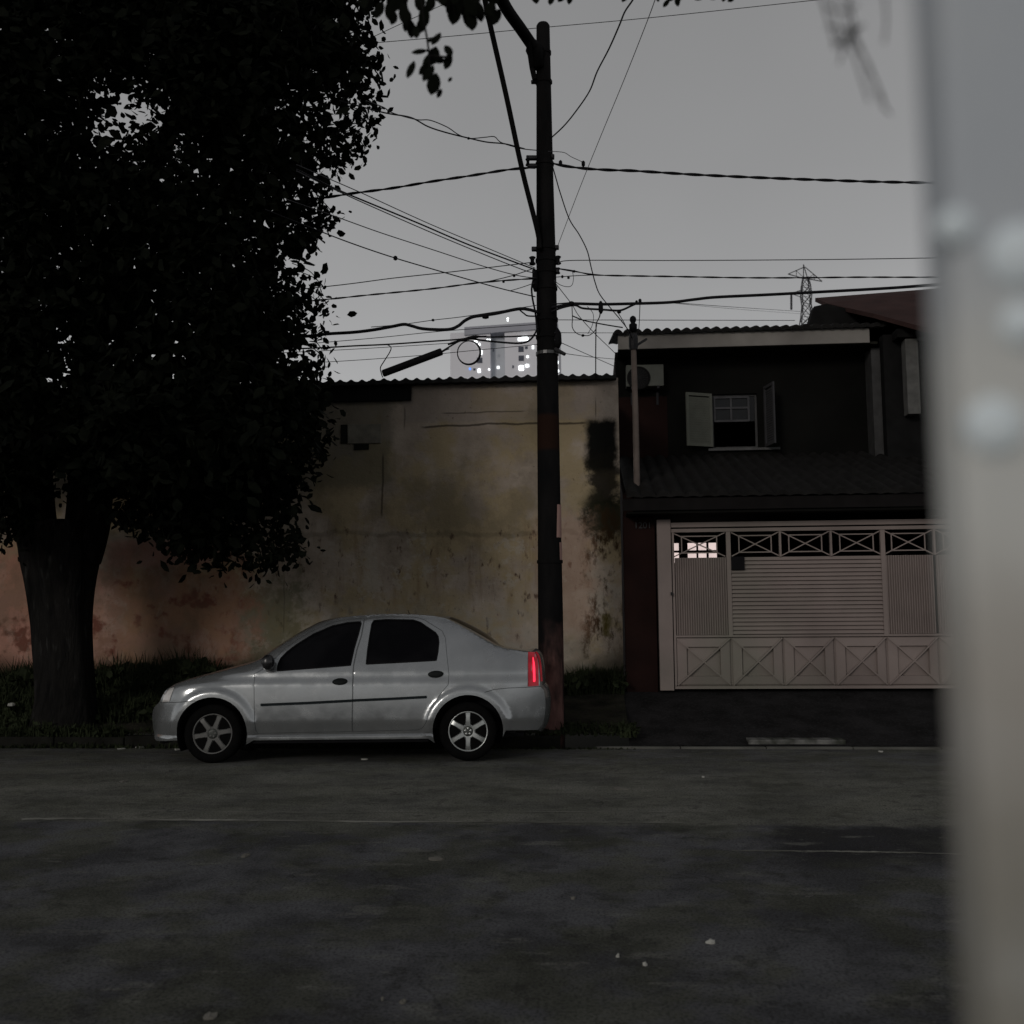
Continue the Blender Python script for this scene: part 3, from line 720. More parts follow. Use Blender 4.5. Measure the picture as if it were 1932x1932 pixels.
lug(1003, 1016, 470, .05); lug(1040, 1054.5, 467, .05); lug(1004, 1016, 513, .04); lug(1040, 1055, 512, .045)
lug(1002, 1016, 155, .03); lug(1034, 1042, 155, .03); lug(1010, 1016, 603, .05); lug(1046, 1051.5, 603, .045); lug(1040, 1056, 507, .02)
def spool(u, v, rad=.045, h=.11):
    c0 = onY(u, v, PLY - .03)
    up.add('insulator', MB().lathe([(rad * .7, -h / 2), (rad, -h * .4), (rad * .55, -h * .12), (rad * .55, h * .12), (rad, h * .4), (rad * .6, h / 2)], c0, 'Z', 12), M['black'], smooth=True)
spool(1004.5, 492); spool(1052.5, 491); spool(996, 306, .035, .1); spool(1053, 511, .03, .08)
up.add('drop_pin', MB().tube([onY(1047, 659, PLY - .1), onY(1066, 668.5, PLY - .15)], [.03, .022], 8), M['dark_metal'])
up.add('junction_lump', MB().lathe([(.03, -.12), (.06, -.06), (.055, .08), (.02, .14)], onY(1051, 640, PLY - .05), 'Z', 9), M['black'], smooth=True)
up.add('junction_lump', MB().lathe([(.02, -.14), (.045, -.06), (.04, .1), (.02, .14)], onY(1010, 530, PLY - .08), 'Z', 9), M['black'], smooth=True)
# riser cable on the left side of the shaft
up.add('riser_cable', MB().tube(spline([onY(1006, 528, PLY - .1), onY(1003, 545, PLY - .12), onY(1005, 565, PLY - .12), onY(1010, 590, PLY - .1), onY(1013, 620, PLY - .17)]), .012, 6), M['cable'])
# pasted papers
def paper(quad, seed):
    mb = MB(); c0, r0 = pole_at((quad[0] + quad[1]) / 2); zt_, zb_ = onY(1050, quad[0], PLY).z, onY(1050, quad[1], PLY).z
    n = 8; g = []
    for j in range(2):
        z_ = (zt_, zb_)[j]
        for i in range(n + 1):
            an = R(quad[2 + j]) + (R(quad[4]) - R(quad[2 + j])) * i / n
            g.append(Vector((c0.x + math.cos(an) * (r0 + .006), PLY + math.sin(an) * (r0 + .006), z_)))
    mb.v = g; mb.f = [(i, i + 1, n + 2 + i, n + 1 + i) for i in range(n)]
    return up.add('pasted_paper', mb, basic('pink_paper', (.38, .24, .21), .85, var=.1), smooth=True)
paper((953, 1015, -46, -52, 10), 1); paper((1024, 1059, -36, -33, 10), 2)
# street-lamp arm climbing to the upper left, toward the camera
j0 = onY(1017, 105, PLY - .05)
up.add('lamp_arm', MB().tube(spline([j0, onY(985, 58, 12.5), onY(955, 15, 12.0), onY(925, -45, 11.3), onY(880, -120, 10.2)]), [.10] + [.075] * 19 + [.06], 12), M['pole'], smooth=True)
up.add('arm_brace', MB().tube([onY(1009, 150, PLY - .08), onY(1004, 128, PLY - .1), onY(996, 75, 12.6)], .035, 8), M['pole'])
up.add('arm_collar', MB().tube([onY(1002, 78, 12.72), onY(1008, 62 + 30, 12.8), onY(1016, 128, PLY - .1)], [.06, .12, .07], 10), M['pole'], smooth=True)
up.add('arm_strut', MB().tube(spline([onY(1018, 470, PLY - .17), onY(1014, 436, PLY - .18), onY(985, 320, 12.4), onY(955, 180, 12.0), onY(920, 25, 11.5), onY(908, -40, 11.3)]), .032, 8), M['pole'], smooth=True)

# ------------------------------------------------------------------ CABLES
CY = PLY - .15
def wire(name, label, pts, w, cat='cable', m=None, twist=0, depth=None, group='overhead cables around the pole', extra=None):
    """pts (u,v) or (u,v,Y) ; w = width in grid px"""
    P3 = []; n = len(pts); y0, y1 = depth if depth else (CY, CY)
    for i, p in enumerate(pts):
        Y = p[2] if len(p) > 2 else y0 + (y1 - y0) * i / max(1, n - 1)
        P3.append(onY(p[0], p[1], Y))
    S = spline(P3, 6); mb = MB(); r_ = w * 1.15 / 2 * CY / 1932
    if twist:
        L = 0; A, B = [], []
        for k, p in enumerate(S):
            if k: L += (p - S[k - 1]).length
        # resample finely
        F = [S[0]]; 
        for a, b in zip(S[:-1], S[1:]):
            m_ = max(1, int((b - a).length / .05))
            F += [a.lerp(b, t / m_) for t in range(1, m_ + 1)]
        acc = 0
        for k, p in enumerate(F):
            if k: acc += (p - F[k - 1]).length
            an = acc / twist * 2 * PI; o = Vector((0, math.cos(an), math.sin(an))) * r_ * .55
            A.append(p + o); B.append(p - o)
        mb.tube(A, r_ * .62, 6); mb.tube(B, r_ * .62, 6)
    else: mb.tube(S, r_, 6)
    o = mb.build(name, m or M['cable'], loc=tuple(P3[0]), smooth=True)
    tag(o, label, cat, group)
    if extra:
        for (u, v, ww, hh) in extra:
            q = onY(u, v, CY if not depth else (depth[0] + depth[1]) / 2) if len((u, v)) == 2 else None
            # nearest point on the cable in the measured direction
            best = min(S, key=lambda p: (Vector((p.x, p.z)) - Vector((onY(u, v, p.y).x, onY(u, v, p.y).z))).length)
            q = onY(u, v, best.y); rr_ = ww / 2 * q.y / 1932; hh_ = hh / 2 * q.y / 1932
            e = MB().lathe([(rr_ * .4, -hh_), (rr_, -hh_ * .6), (rr_, hh_ * .6), (rr_ * .4, hh_)], q, 'Z', 10)
            e.v = [v_ - P3[0] for v_ in e.v]; e.build('clamp', M['black'], o, smooth=True)
    return o
W = wire
W('overhead_cable', 'thick twisted black cable sloping down left from the top insulators into the tree', [(-300, 436), (0, 424), (300, 403), (500, 385), (607, 373.5), (666, 364.7), (740, 355), (813, 342.7), (887, 331.6), (960, 320), (1010, 316)], 4.6, twist=.55)
W('overhead_cable', 'thick twisted black cable running right from the pole top insulators across the empty sky', [(1042, 308), (1063, 312.7), (1100, 317.6), (1145, 320.6), (1190, 322), (1231, 324.5), (1320, 330), (1453, 336), (1620, 342), (1731, 344.5), (1900, 347), (2100, 347)], 4.6, twist=.55, extra=[(1057.5, 308, 7, 12), (1100.5, 309, 7, 12)])
W('service_cable', 'paired wires coming in from upper left to the middle insulators, thickest of the diagonals', [(560, 320), (615, 347.6), (650, 363.5), (691, 380.6), (789, 421), (887, 462.8), (1010, 509)], 2.4, depth=(9.5, CY))
W('service_cable', 'thin wire just below the thick diagonal pair left of the pole', [(560, 323), (615, 350), (691, 385), (838, 449), (985, 508.5), (1010, 513)], 1.5, depth=(9.4, CY), m=M['cable_grey'])
W('service_cable', 'faint wire just above the thick diagonal pair left of the pole', [(560, 311), (624.7, 339), (691, 368), (813, 423.5), (936, 475), (1010, 506)], 1.3, depth=(9.0, CY), m=M['cable_grey'])
W('service_cable', 'thin plain diagonal wire midway between the thick pair and the wire with a ball', [(540, 376), (623.5, 405), (715, 438), (813, 470), (911, 502), (972.7, 519), (1012, 525)], 1.4, depth=(10, CY), m=M['cable_grey'])
W('service_cable', 'diagonal wire left of the pole carrying one black ball', [(500, 395), (592.8, 432), (666, 460), (746, 487), (838, 514), (936, 542), (1010, 560)], 1.8, depth=(10.5, CY), extra=[(746, 487, 8, 9)])
W('overhead_wire', 'straight thin wire rising from the tree to the left middle insulator', [(300, 572), (612, 541), (740, 525), (862, 511.8), (1004, 495)], 1.6)
W('overhead_cable', 'black cable below the crossing diagonals rising from the tree to the pole', [(300, 593), (583, 568), (691, 557), (813, 545), (911.5, 532.6), (1014, 525)], 2.8, twist=.5, extra=[(950, 531, 5, 6)])
W('service_wire', 'short wire with a tiny black bead forking up to the pole at left', [(925, 530), (936, 527.7), (970, 519), (1008, 506)], 1.5, extra=[(970, 520, 5, 6)])
W('service_wire', 'short loose wire joining the ball wire to the pole at left', [(963, 548.5), (985, 542), (1008, 534)], 1.3, m=M['cable_grey'])
W('telephone_cable', 'thickest wavy black telephone cable bundle left of the pole above the far tower', [(300, 640), (460, 640), (583, 634), (617, 630), (666, 627), (703, 622.6), (740, 616), (762, 612), (777, 615), (796, 620), (826, 622), (850, 621), (865, 614.7), (877, 605), (892, 598), (911, 595), (936, 591.4), (977, 583), (997, 584), (1015, 589)], 5.6, extra=[(916, 598, 13, 7)])
W('telephone_cable', 'short black cable splitting off below the thick wavy bundle at the pole', [(980, 584.5), (988, 591), (996, 596), (1014, 596.5)], 2.6)
W('overhead_wire', 'thin wire with one bead just above the thick wavy cable', [(700, 617), (759, 612), (817, 604), (884, 596), (1012, 576)], 1.3, m=M['cable_grey'], extra=[(817, 604, 5.5, 5)])
W('overhead_wire', 'thin wire ending left of the tower just under the wavy cable', [(300, 672), (588, 648), (715, 637), (838, 624.5), (1012, 612)], 1.2, m=M['cable_grey'])
W('drop_cable', 'black cable from the tree to the coil knot, the only one carrying a hanging wire', [(300, 668), (585, 657), (666, 652.7), (735, 649.5), (813, 644), (868, 640), (899, 634.5), (930, 636), (1015, 633)], 2.7)
W('drop_cable', 'thick sagging cable from the coil knot that curls up at the pole', [(845, 650), (866, 643), (890, 639), (906, 641.7), (948, 646), (982, 647.5), (999, 642), (1009, 630), (1015, 618)], 3.4)
W('drop_wire', 'thin curved drop wire hanging down to the shed roof edge', [(729, 649.5), (737.4, 655), (735.5, 664), (725, 681), (718, 693), (719, 703), (722, 712)], 1.8)
W('overhead_wire', 'faint wire crossing behind the knot of the cable coil', [(300, 676), (605, 662), (730, 655), (862, 646.6)], 1.1, m=M['cable_grey'])
W('overhead_wire', 'lowest faint wire left of the pole, just above the shed roof', [(400, 692), (615, 683), (789, 671), (906, 660), (1014, 650)], 1.1, m=M['cable_grey'])
W('spliced_cable', 'thin pair of twisted loose wires from the tree crown to the top of the pole', [(640, 190), (710, 209), (737, 215), (776, 222), (808, 239), (844, 250.7), (886, 261), (918, 268), (950, 271), (972, 276), (990, 281)], 2.2, depth=(11, CY), extra=[(884, 261, 5, 5)])
W('spliced_cable', 'loose wire looping above its twin between tree crown and pole top', [(690, 190), (722.7, 202), (736, 211), (759, 219), (788.6, 226), (812, 227), (844, 240), (865, 254), (886, 261), (915, 259), (933, 258), (946, 269), (982, 280), (1013, 283.6)], 1.6, depth=(11, CY), m=M['cable_grey'])
W('overhead_wire', 'highest thin wire, crossing at the pole tip and leaving at the top edge', [(500, 98), (693, 82), (844, 69), (1012, 53), (1231, 33), (1540, 0), (1800, -28)], 1.3, depth=(14.2, 14.2), m=M['cable_grey'])
W('overhead_wire', 'thin wire rising steeply from tree crown behind the hanging leaves', [(640, 92), (693, 74), (752, 47), (833, 10), (900, -20)], 1.2, depth=(14.4, 14.4), m=M['cable_grey'])
W('drop_cable', 'wavy wire climbing from the right of the pole to the top of the photo', [(1040, 260), (1063, 238.6), (1085, 212), (1111.7, 173), (1126.7, 135), (1149, 92), (1168, 49), (1179, 22), (1196, -4), (1210, -40)], 2.3, depth=(CY, 8.0))
W('overhead_wire', 'very faint straight wire slanting up right beyond the wavy climbing wire', [(1050, 470), (1093, 357), (1134, 255.5), (1179, 146.6), (1220.7, 41), (1240, -12)], 1.1, depth=(CY + .6, 8), m=basic('faint_wire', (.16, .16, .17), .6))
W('drop_cable', 'long wavy wire falling right from the pole top insulators to the house roof', [(1042, 312), (1050, 340), (1057, 364), (1074, 413), (1093, 443), (1108, 473.5), (1115, 503), (1123, 533.6), (1132, 556), (1153, 582.5), (1172, 605), (1186, 624), (1193, 640)], 2.1, depth=(CY, 14.6))
W('drop_wire', 'faint short wire arching above the right top clamps', [(1034, 285.6), (1063, 287.5), (1078, 296), (1100, 306)], 1.1, m=M['cable_grey'])
W('overhead_wire', 'straight thin wire running right from the upper middle insulator', [(1053, 499), (1063, 492.5), (1115, 491), (1263, 491.5), (1520, 490), (1740, 487), (2000, 482)], 1.5, m=M['cable_grey'])
W('overhead_cable', 'straight black cable running right in front of the pylon arms', [(1048, 506), (1085, 512), (1123, 518.6), (1190, 520.5), (1263, 521.6), (1400, 524), (1520, 524), (1620, 523), (1760, 523), (2000, 521)], 2.7, twist=.6, extra=[(1083, 512, 5, 5)])
W('service_wire', 'short thin wire with two beads joining the pole to the pylon-height cable', [(1046, 523), (1061, 522), (1090, 520), (1123, 518.8)], 1.4, extra=[(1061, 522, 4.5, 6), (1072.6, 524, 5, 5)])
W('telephone_cable', 'thickest black telephone cable running right above the house roof', [(1040, 580), (1060, 577), (1078, 573), (1134, 574), (1190, 573), (1263, 570.5), (1310, 565), (1351, 560.7), (1449, 556), (1543, 551), (1674, 543.8), (1768, 537), (2000, 520)], 5.0, extra=[(1078, 573, 11, 9), (1201, 570, 5, 7), (1207.5, 568, 6, 9)])
W('telephone_cable', 'black cable sagging below the thick one right of the pole with a hanging clamp', [(1040, 588), (1062, 580), (1085, 576), (1100, 581.7), (1134, 584), (1164, 586), (1176, 584), (1191, 577), (1200, 573)], 3.6, extra=[(1133.5, 580, 9, 25), (1168, 588, 8, 7)])
W('telephone_cable', 'short black cable leaving the pole just above the thick right cable', [(1040, 574), (1055, 573), (1078, 571)], 2.4)
W('overhead_wire', 'level thin wire passing just behind the mast insulator', [(1046, 603.5), (1263, 604), (1500, 604.5)], 1.5, m=M['cable_grey'], depth=(15.3, 18))
W('overhead_wire', 'level thin wire ending at the left corner of the house roof', [(1046, 627.6), (1100, 628), (1164, 628)], 1.3, m=M['cable_grey'], depth=(CY, 17))
W('looped_wire', 'loose wire hanging in a big loop right of the pole', [(1079, 575), (1080, 600), (1080, 618), (1089, 629.5), (1103, 633), (1113, 632), (1123, 623), (1126, 612)], 1.5, m=M['cable_grey'], extra=[(1099.7, 633, 5.5, 5)])
W('looped_wire', 'small wire loop hanging just right of the pole under the middle insulators', [(1045, 528), (1056, 537), (1070, 541), (1079, 538), (1082, 525), (1080, 512)], 1.1, m=M['cable_grey'])
W('looped_wire', 'narrow loose loop between the big wire loop and the vertical wire', [(1108, 578), (1119, 592), (1118, 612), (1109, 630)], 1.1, m=M['cable_grey'])
W('drop_cable', 'vertical wire dropping from the hanging clamp to the shed roof', [(1133, 586), (1131, 598), (1125.5, 609), (1124.5, 620), (1124, 660), (1124, 712)], 2.1, depth=(CY, 14.6))
W('drop_wire', 'short nearly level wire pointing right toward the mast', [(1080, 596), (1100, 604), (1125, 609.5), (1150, 614), (1175, 618)], 2.2)
W('drop_wire', 'long diagonal wire from the pole to the house corner left of the mast', [(1046, 532), (1078, 573), (1093, 597), (1123, 630), (1153, 659), (1166, 672)], 1.5, m=M['cable_grey'], depth=(CY, 17.4))
W('drop_wire', 'lower diagonal wire fanning out from the pole toward the house wall', [(1046, 641), (1100, 665), (1166, 694)], 1.3, m=M['cable_grey'], depth=(CY, 17.4))
W('drop_wire', 'shallow wire leaving the drop pin toward the house wall', [(1060, 666), (1110, 673), (1166, 678)], 1.2, m=M['cable_grey'], depth=(CY, 17.4))
W('drop_wire', 'thin vertical wire falling behind the mast to the roof', [(1207.5, 573), (1206.5, 600), (1205, 628)], 1.4, m=M['cable_grey'], depth=(CY, 15.2))
W('drop_wire', 'fine wire from the clamp to the tiles left of the mast', [(1166, 590), (1178, 610), (1188, 632)], 1.6, m=M['cable_grey'], depth=(CY, 16.6))
W('overhead_wire', 'faint wire sloping right from the thick cable to the pylon insulator', [(1270, 571), (1380, 579), (1500, 587), (1560, 591)], 1.2, m=M['cable_grey'], depth=(CY, 30))
W('overhead_wire', 'faintest wire sloping right just under the pylon insulator', [(1270, 572), (1400, 584), (1540, 594)], .8, m=M['cable_grey'], depth=(CY, 28))
# splice case and coil
sc = thing('splice_closure', 'long black splice case resting slanted on the shed roof edge', 'splice case', tuple(onY(777, 684, CY))); sp = WP(sc)
A, B = onY(722, 705, CY), onY(834, 663, CY)
sp.add('case', MB().tube([A, A.lerp(B, .02), A.lerp(B, .98), B], [.04, .047, .047, .04], 10), M['black'], smooth=True, angle=45)
sp.add('cable_tail', MB().tube(spline([B, onY(850, 653, CY), onY(866, 644, CY), onY(885, 640, CY)]), .011, 6), M['cable'])
sp.add('cable_tail', MB().tube(spline([onY(832, 666, CY), onY(840, 661, CY), onY(848, 658, CY)]), .007, 6), M['cable'])
cc = onY(884, 665, CY - .03); co = MB()
for k in range(3):
    rr_ = .143 + .004 * k
    co.tube([cc + Vector((rr_ * math.cos(a_) + .003 * k, .01 * k, rr_ * 1.04 * math.sin(a_))) for a_ in [2 * PI * i / 40 for i in range(41)]], .0065, 6)
tag(co.build('cable_coil', M['cable'], loc=tuple(cc), smooth=True), 'ring shaped coil of black cable hanging in front of the far tower', 'cable coil')
kn = MB().tube(spline([onY(862, 643, CY - .02), onY(875, 641, CY - .02), onY(893, 636, CY - .02), onY(918, 635, CY - .02)]), [.014] * 4 + [.022] * 8 + [.012] * 4, 8)
tag(kn.build('cable_knot', M['cable'], loc=tuple(onY(880, 640, CY)), smooth=True), 'thick taped knot of cables directly above the ring shaped coil', 'cable knot')
# ------------------------------------------------------------------ CAR
CB = onZ(397, 1440, 0); CE = onZ(883, 1437, -.01)
WB = (Vector((CE.x, CE.y)) - Vector((CB.x, CB.y))).length
cyaw = math.atan2(CE.y - CB.y, CE.x - CB.x)
W_ = 1.70; TILT = R(2.7)
car = thing('parked_car', 'silver four door sedan parked facing left against the kerb', 'car', (CB.x, CB.y, road_z(CB.y)), (-TILT, 0, cyaw))
car.rotation_mode = 'XYZ'
# rotation: tilt about the car's own long axis first, then yaw
CM = Matrix.Translation(car.location) @ Matrix.Rotation(cyaw, 4, 'Z') @ Matrix.Rotation(-TILT, 4, 'X')
CI = CM.inverted()
def CPl(u, v, d=0.0):
    o = CI @ EYE; r_ = CI.to_3x3() @ ray(u, v); t = (d - o.y) / r_.y; p = o + r_ * t
    return Vector((p.x, p.z))
TOPPX = [(299, 1397), (294.5, 1390), (291.4, 1371), (290, 1349), (293, 1336), (300, 1328.5), (305, 1324), (310, 1313.6), (316, 1302), (325, 1295), (345, 1286.5), (385, 1276), (429, 1264), (473, 1252), (493, 1242.5), (517, 1227), (561, 1200), (585, 1187.5), (606, 1177), (641, 1166), (694, 1160.5), (751, 1158.5), (808, 1161), (828, 1164), (846, 1169), (888, 1191), (915, 1206), (934, 1216), (950, 1221.5), (980, 1226.5), (998, 1229), (1008, 1231), (1013, 1240), (1016, 1256), (1018, 1280), (1019, 1294), (1025, 1302), (1028, 1318), (1028, 1340), (1024, 1362), (1014, 1376)]
ZT = None
def sm(a, b, t):
    t = max(0, min(1, (t - a) / (b - a))); return t * t * (3 - 2 * t)
def ztop(x):
    if ZT is None: return 9
    for (a, za), (b, zb) in zip(ZT[:-1], ZT[1:]):
        if a <= x <= b: return za + (zb - za) * (x - a) / max(1e-6, b - a)
    return ZT[0][1] if x < ZT[0][0] else ZT[-1][1]
RA = .36
def dd(x, z, e=None):
    if e is None: e = max(0, ztop(x) - z)
    d = 0.0
    t = max(0, (-.22 - x) / .42); d += .24 * t ** 2.3
    t = max(0, (x - WB - .28) / .42); d += .13 * t ** 2.4
    d += .012 * ((z - .62) / .35) ** 2
    d += .03 * sm(.80, .90, z) * (1 if z < 9 else 0)                # belt shoulder
    if z > .93: d += (z - .93) * .34
    if z < .425: d += min(.425 - z, .16) * .24
    d -= .030 * sm(.285, .262, z) - .02 * sm(.24, .20, z)
    cab = sm(.35, .7, x) * (1 - sm(2.55, 2.95, x))
    d += (.085 - .035 * cab) * math.exp(-(e / (.045)) ** 1.0)
    for wx_ in (0, WB):
        r_ = math.hypot(x - wx_, (z - .31))
        if z > .2: d -= .030 * (sm(.485, .425, r_)) * sm(.2, .34, z)
    return d
def CP(u, v, edge=False):
    d = 0.0
    for _ in range(8):
        p = CPl(u, v, d); d = .5 * d + .5 * dd(p.x, p.y, 0 if edge else None)
    return CPl(u, v, d)
PR = [CP(u, v, True) for u, v in TOPPX]
ZT = sorted([(p.x, p.y) for p in PR[9:31]])
PR = [CP(u, v, True) for u, v in TOPPX]
def smooth2(P, it=1):
    for _ in range(it):
        Q_ = [P[0]]
        for a, b in zip(P[:-1], P[1:]): Q_ += [a.lerp(b, .5), b]
        P = Q_
    return P
# dense profile via spline
PD = spline([Vector((p.x, 0, p.y)) for p in PR], 3); PD = [Vector((p.x, p.z)) for p in PD]
def arch(cx_, r_, a0, a1, zc=.31, n=22, k=1.0):
    return [Vector((cx_ + r_ * math.cos(R(a0 + (a1 - a0) * i / n)), zc + k * r_ * math.sin(R(a0 + (a1 - a0) * i / n)))) for i in range(n + 1)]
zb_ = .235
sillR, sillF = CP(818, 1389), CP(466, 1396)
rb = CP(954, 1378)
outline = list(PD) + [rb] + arch(WB, RA + .012, -12, 200, .315) + [Vector((WB - .42, zb_)), Vector((.44, zb_))] + arch(0, RA + .012, -20, 192, .315) + [CP(331, 1397)]
def PX(l): return [CP(u, v) for u, v in l]
cq = lambda X, Y: (252.6 + X * .4412, 1123.9 + Y * .4412)
winF = PX([cq(*p) for p in ((613, 321), (617, 292), (628, 268), (655, 240), (700, 206), (770, 163), (850, 129), (910, 116), (968, 111), (972, 118), (960, 165), (942, 225), (926, 297), (770, 309))])
winR = PX([cq(*p) for p in ((994, 292), (1000, 230), (1010, 165), (1018, 120), (1027, 106), (1080, 102), (1195, 104), (1225, 114), (1290, 158), (1301, 175), (1304, 200), (1300, 240), (1293, 276), (1150, 284))])
doorF = PX([cq(*p) for p in ((530, 589), (521, 575), (515, 500), (514, 400), (516, 335), (545, 318), (590, 283), (640, 232), (700, 188), (770, 146), (850, 114), (915, 101), (985, 98), (972, 170), (952, 232), (938, 298), (934, 440), (933, 581))])
doorR = PX([cq(*p) for p in ((936, 581), (937, 440), (941, 298), (955, 232), (975, 170), (988, 98), (1080, 90), (1205, 91), (1242, 103), (1318, 150), (1332, 180), (1338, 250), (1347, 330), (1345, 378), (1302, 432), (1265, 490), (1248, 545), (1232, 567), (1215, 574))])
headl = PX([cq(*p) for p in ((122, 456), (128, 430), (152, 396), (172, 392), (166, 410), (152, 452))])
# the lamp touches the outline: slightly inside only
frontb = [p for p in PR[:6]] + PX([cq(*p) for p in ((118, 458), (180, 456), (250, 451))])
tail = PX([cq(*p) for p in ((1686, 240), (1713, 241), (1724, 262), (1730, 300), (1731, 385), (1687, 388))])
def inside(p, poly):
    c_ = False; j = len(poly) - 1
    for i in range(len(poly)):
        a, b = poly[i], poly[j]
        if (a.y > p.y) != (b.y > p.y) and p.x < (b.x - a.x) * (p.y - a.y) / (b.y - a.y + 1e-12) + a.x: c_ = not c_
        j = i
    return c_
def dense(l, closed=True, st=.03):
    out = []
    for a, b in zip(l, l[1:] + l[:1] if closed else l[1:]):
        n = max(1, int((b - a).length / st)); out += [a.lerp(b, k / n) for k in range(n)]
    if not closed: out.append(l[-1])
    return out
loops = [dense(outline), dense(winF), dense(winR), dense(doorF), dense(doorR)]
splitF = dense(PX([cq(112, 457), cq(180, 456), cq(262, 450)]), False); splitR = dense(PX([cq(1500, 413), cq(1540, 401), cq(1600, 395), cq(1740, 388)]), False)
bl = 1.26
V2, E2 = [], []
for L_ in loops:
    i = len(V2); V2 += L_; E2 += [(i + k, i + (k + 1) % len(L_)) for k in range(len(L_))]
for L_ in (splitF, splitR):
    i = len(V2); V2 += L_; E2 += [(i + k, i + k + 1) for k in range(len(L_) - 1)]
allc = list(V2)
gx_, gy_ = -.75, .15
grid = []
x = -.75
while x < 3.5:
    z = .2
    while z < 1.55:
        p = Vector((x + (.006 if int(z * 40) % 2 else 0), z))
        if inside(p, outline) and min((p - q_).length_squared for q_ in allc) > .009 ** 2: grid.append(p)
        z += .022
    x += .025
V2 += grid
res = geometry.delaunay_2d_cdt(V2, E2, [], 0, 1e-5)
cv, cf = res[0], res[2]
M['paint'] = None
s = NT('silver_paint'); s.b.inputs['Specular IOR Level'].default_value = .5
c = s.mix(s.rng(s.noise(3, 4), .3, .7), (.30, .315, .32), (.37, .385, .39)); c = s.mix(s.rng(s.noise(260, 2), .5, .8, 0, .35), c, (.42, .43, .44))
s.b.inputs['Coat Weight'].default_value = .6; s.b.inputs['Coat Roughness'].default_value = .08
c = s.mix(s.rng(s.noise(5, 7, rough=.7), .50, .70, 0, .16), c, (.17, .165, .155))
M['paint'] = s.out(c, s.rng(s.noise(7, 6), .4, .65, .18, .28), .72)
s = NT('tinted_glass'); s.b.inputs['Specular IOR Level'].default_value = .05
M['tint'] = s.out(s.mix(s.rng(s.noise(2, 3), .4, .6), (.003, .003, .004), (.006, .006, .007)), .1)
s = NT('tail_lens'); s.b.inputs['Specular IOR Level'].default_value = .5; s.b.inputs['Emission Color'].default_value = (1, .03, .07, 1)
x, y, z = s.sep(); s.set(s.b.inputs['Emission Strength'], s.rng(s.noise(9, 2), .35, .65, .05, .12)); M['tail'] = s.out((.30, .006, .012), .15)
M['tail'] = s.m
s = NT('head_lens'); s.b.inputs['Coat Weight'].default_value = .8; M['head'] = s.out(s.mix(s.noise(30, 2), (.5, .48, .45), (.7, .68, .66)), .15, .3)
groups = {k: [] for k in ('body_shell', 'front_door', 'rear_door', 'front_window', 'rear_side_window', 'front_bumper', 'rear_bumper')}
spF = lambda p: None
def yz_split(p, L_):
    for a, b in zip(L_[:-1], L_[1:]):
        lo, hi = (a, b) if a.x < b.x else (b, a)
        if lo.x <= p.x <= hi.x: return lo.y + (hi.y - lo.y) * (p.x - lo.x) / max(1e-6, hi.x - lo.x)
    return L_[0].y if (p.x < L_[0].x) == (L_[0].x < L_[-1].x) else L_[-1].y
for f in cf:
    ce = sum((cv[i] for i in f), Vector((0, 0))) / len(f)
    if not inside(ce, outline): continue
    if inside(ce, winF): k = 'front_window'
    elif inside(ce, winR): k = 'rear_side_window'
    elif inside(ce, doorF): k = 'front_door'
    elif inside(ce, doorR): k = 'rear_door'
    elif ce.x < -.2 and ce.y < yz_split(ce, splitF) and ce.x < splitF[-1].x + .0: k = 'front_bumper'
    elif ce.x > splitR[0].x and ce.y < yz_split(ce, splitR): k = 'rear_bumper'
    else: k = 'body_shell'
    groups[k].append(f)
off = {'front_window': .010, 'rear_side_window': .010}
shell = {0: MB(), 1: MB()}
bumF = MB(); bumR = MB(); body = MB()
def side_pts(side):
    P3 = []
    for p in cv:
        d = dd(p.x, p.y); P3.append(Vector((p.x, d if side == 0 else W_ - d, p.y)))
    return P3
def add_faces(mb, P3, fs, o=0.0, side=0):
    used = {}; 
    for f in fs:
        idx = []
        for i in f:
            if i not in used:
                used[i] = len(mb.v); q_ = P3[i].copy(); q_.y += o if side == 0 else -o; mb.v.append(q_)
            idx.append(used[i])
        mb.f.append(tuple(idx))
for side in (0, 1):
    P3 = side_pts(side)
    add_faces(body, P3, groups['body_shell'], 0, side); add_faces(bumF, P3, groups['front_bumper'], 0, side); add_faces(bumR, P3, groups['rear_bumper'], 0, side)
    for k, m in (('front_door', 'paint'), ('rear_door', 'paint'), ('front_window', 'tint'), ('rear_side_window', 'tint')):
        mb = MB(); add_faces(mb, P3, groups[k], off.get(k, 0), side)
        mb.build('side_window' if 'window' in k else k, M[m], car, smooth=True)
# transverse loft over the profile
NS = 20
amt = []
for i, p in enumerate(PD):
    j = i / 3
    # bow strength along the profile
    if j < 9: a = .07
    elif j < 14: a = .045
    elif j < 18.5: a = .07
    elif j < 24: a = .018
    elif j < 27: a = .07
    elif j < 31: a = .02
    else: a = .085
    amt.append(a)
for _ in range(6): amt = [amt[0]] + [(amt[i - 1] + amt[i] * 2 + amt[i + 1]) / 4 for i in range(1, len(amt) - 1)] + [amt[-1]]
SS = [0, .012, .03, .055, .085] + [.085 + .83 * k / 10 for k in range(1, 10)] + [.915, .945, .97, .988, 1]
rows = []
for i, p in enumerate(PD):
    a, b = PD[max(0, i - 1)], PD[min(len(PD) - 1, i + 1)]; t = (b - a).normalized(); nrm = Vector((-t.y, t.x))
    if nrm.dot(p - Vector((1.4, .6))) < 0: nrm = -nrm
    d = dd(p.x, p.y, 0); row = []
    for s_ in SS:
        q_ = abs(2 * s_ - 1); bow = amt[i] * (1 - q_ ** 2.6)
        row.append(Vector((p.x + nrm.x * bow, d + s_ * (W_ - 2 * d), p.y + nrm.y * bow)))
    rows.append(row)
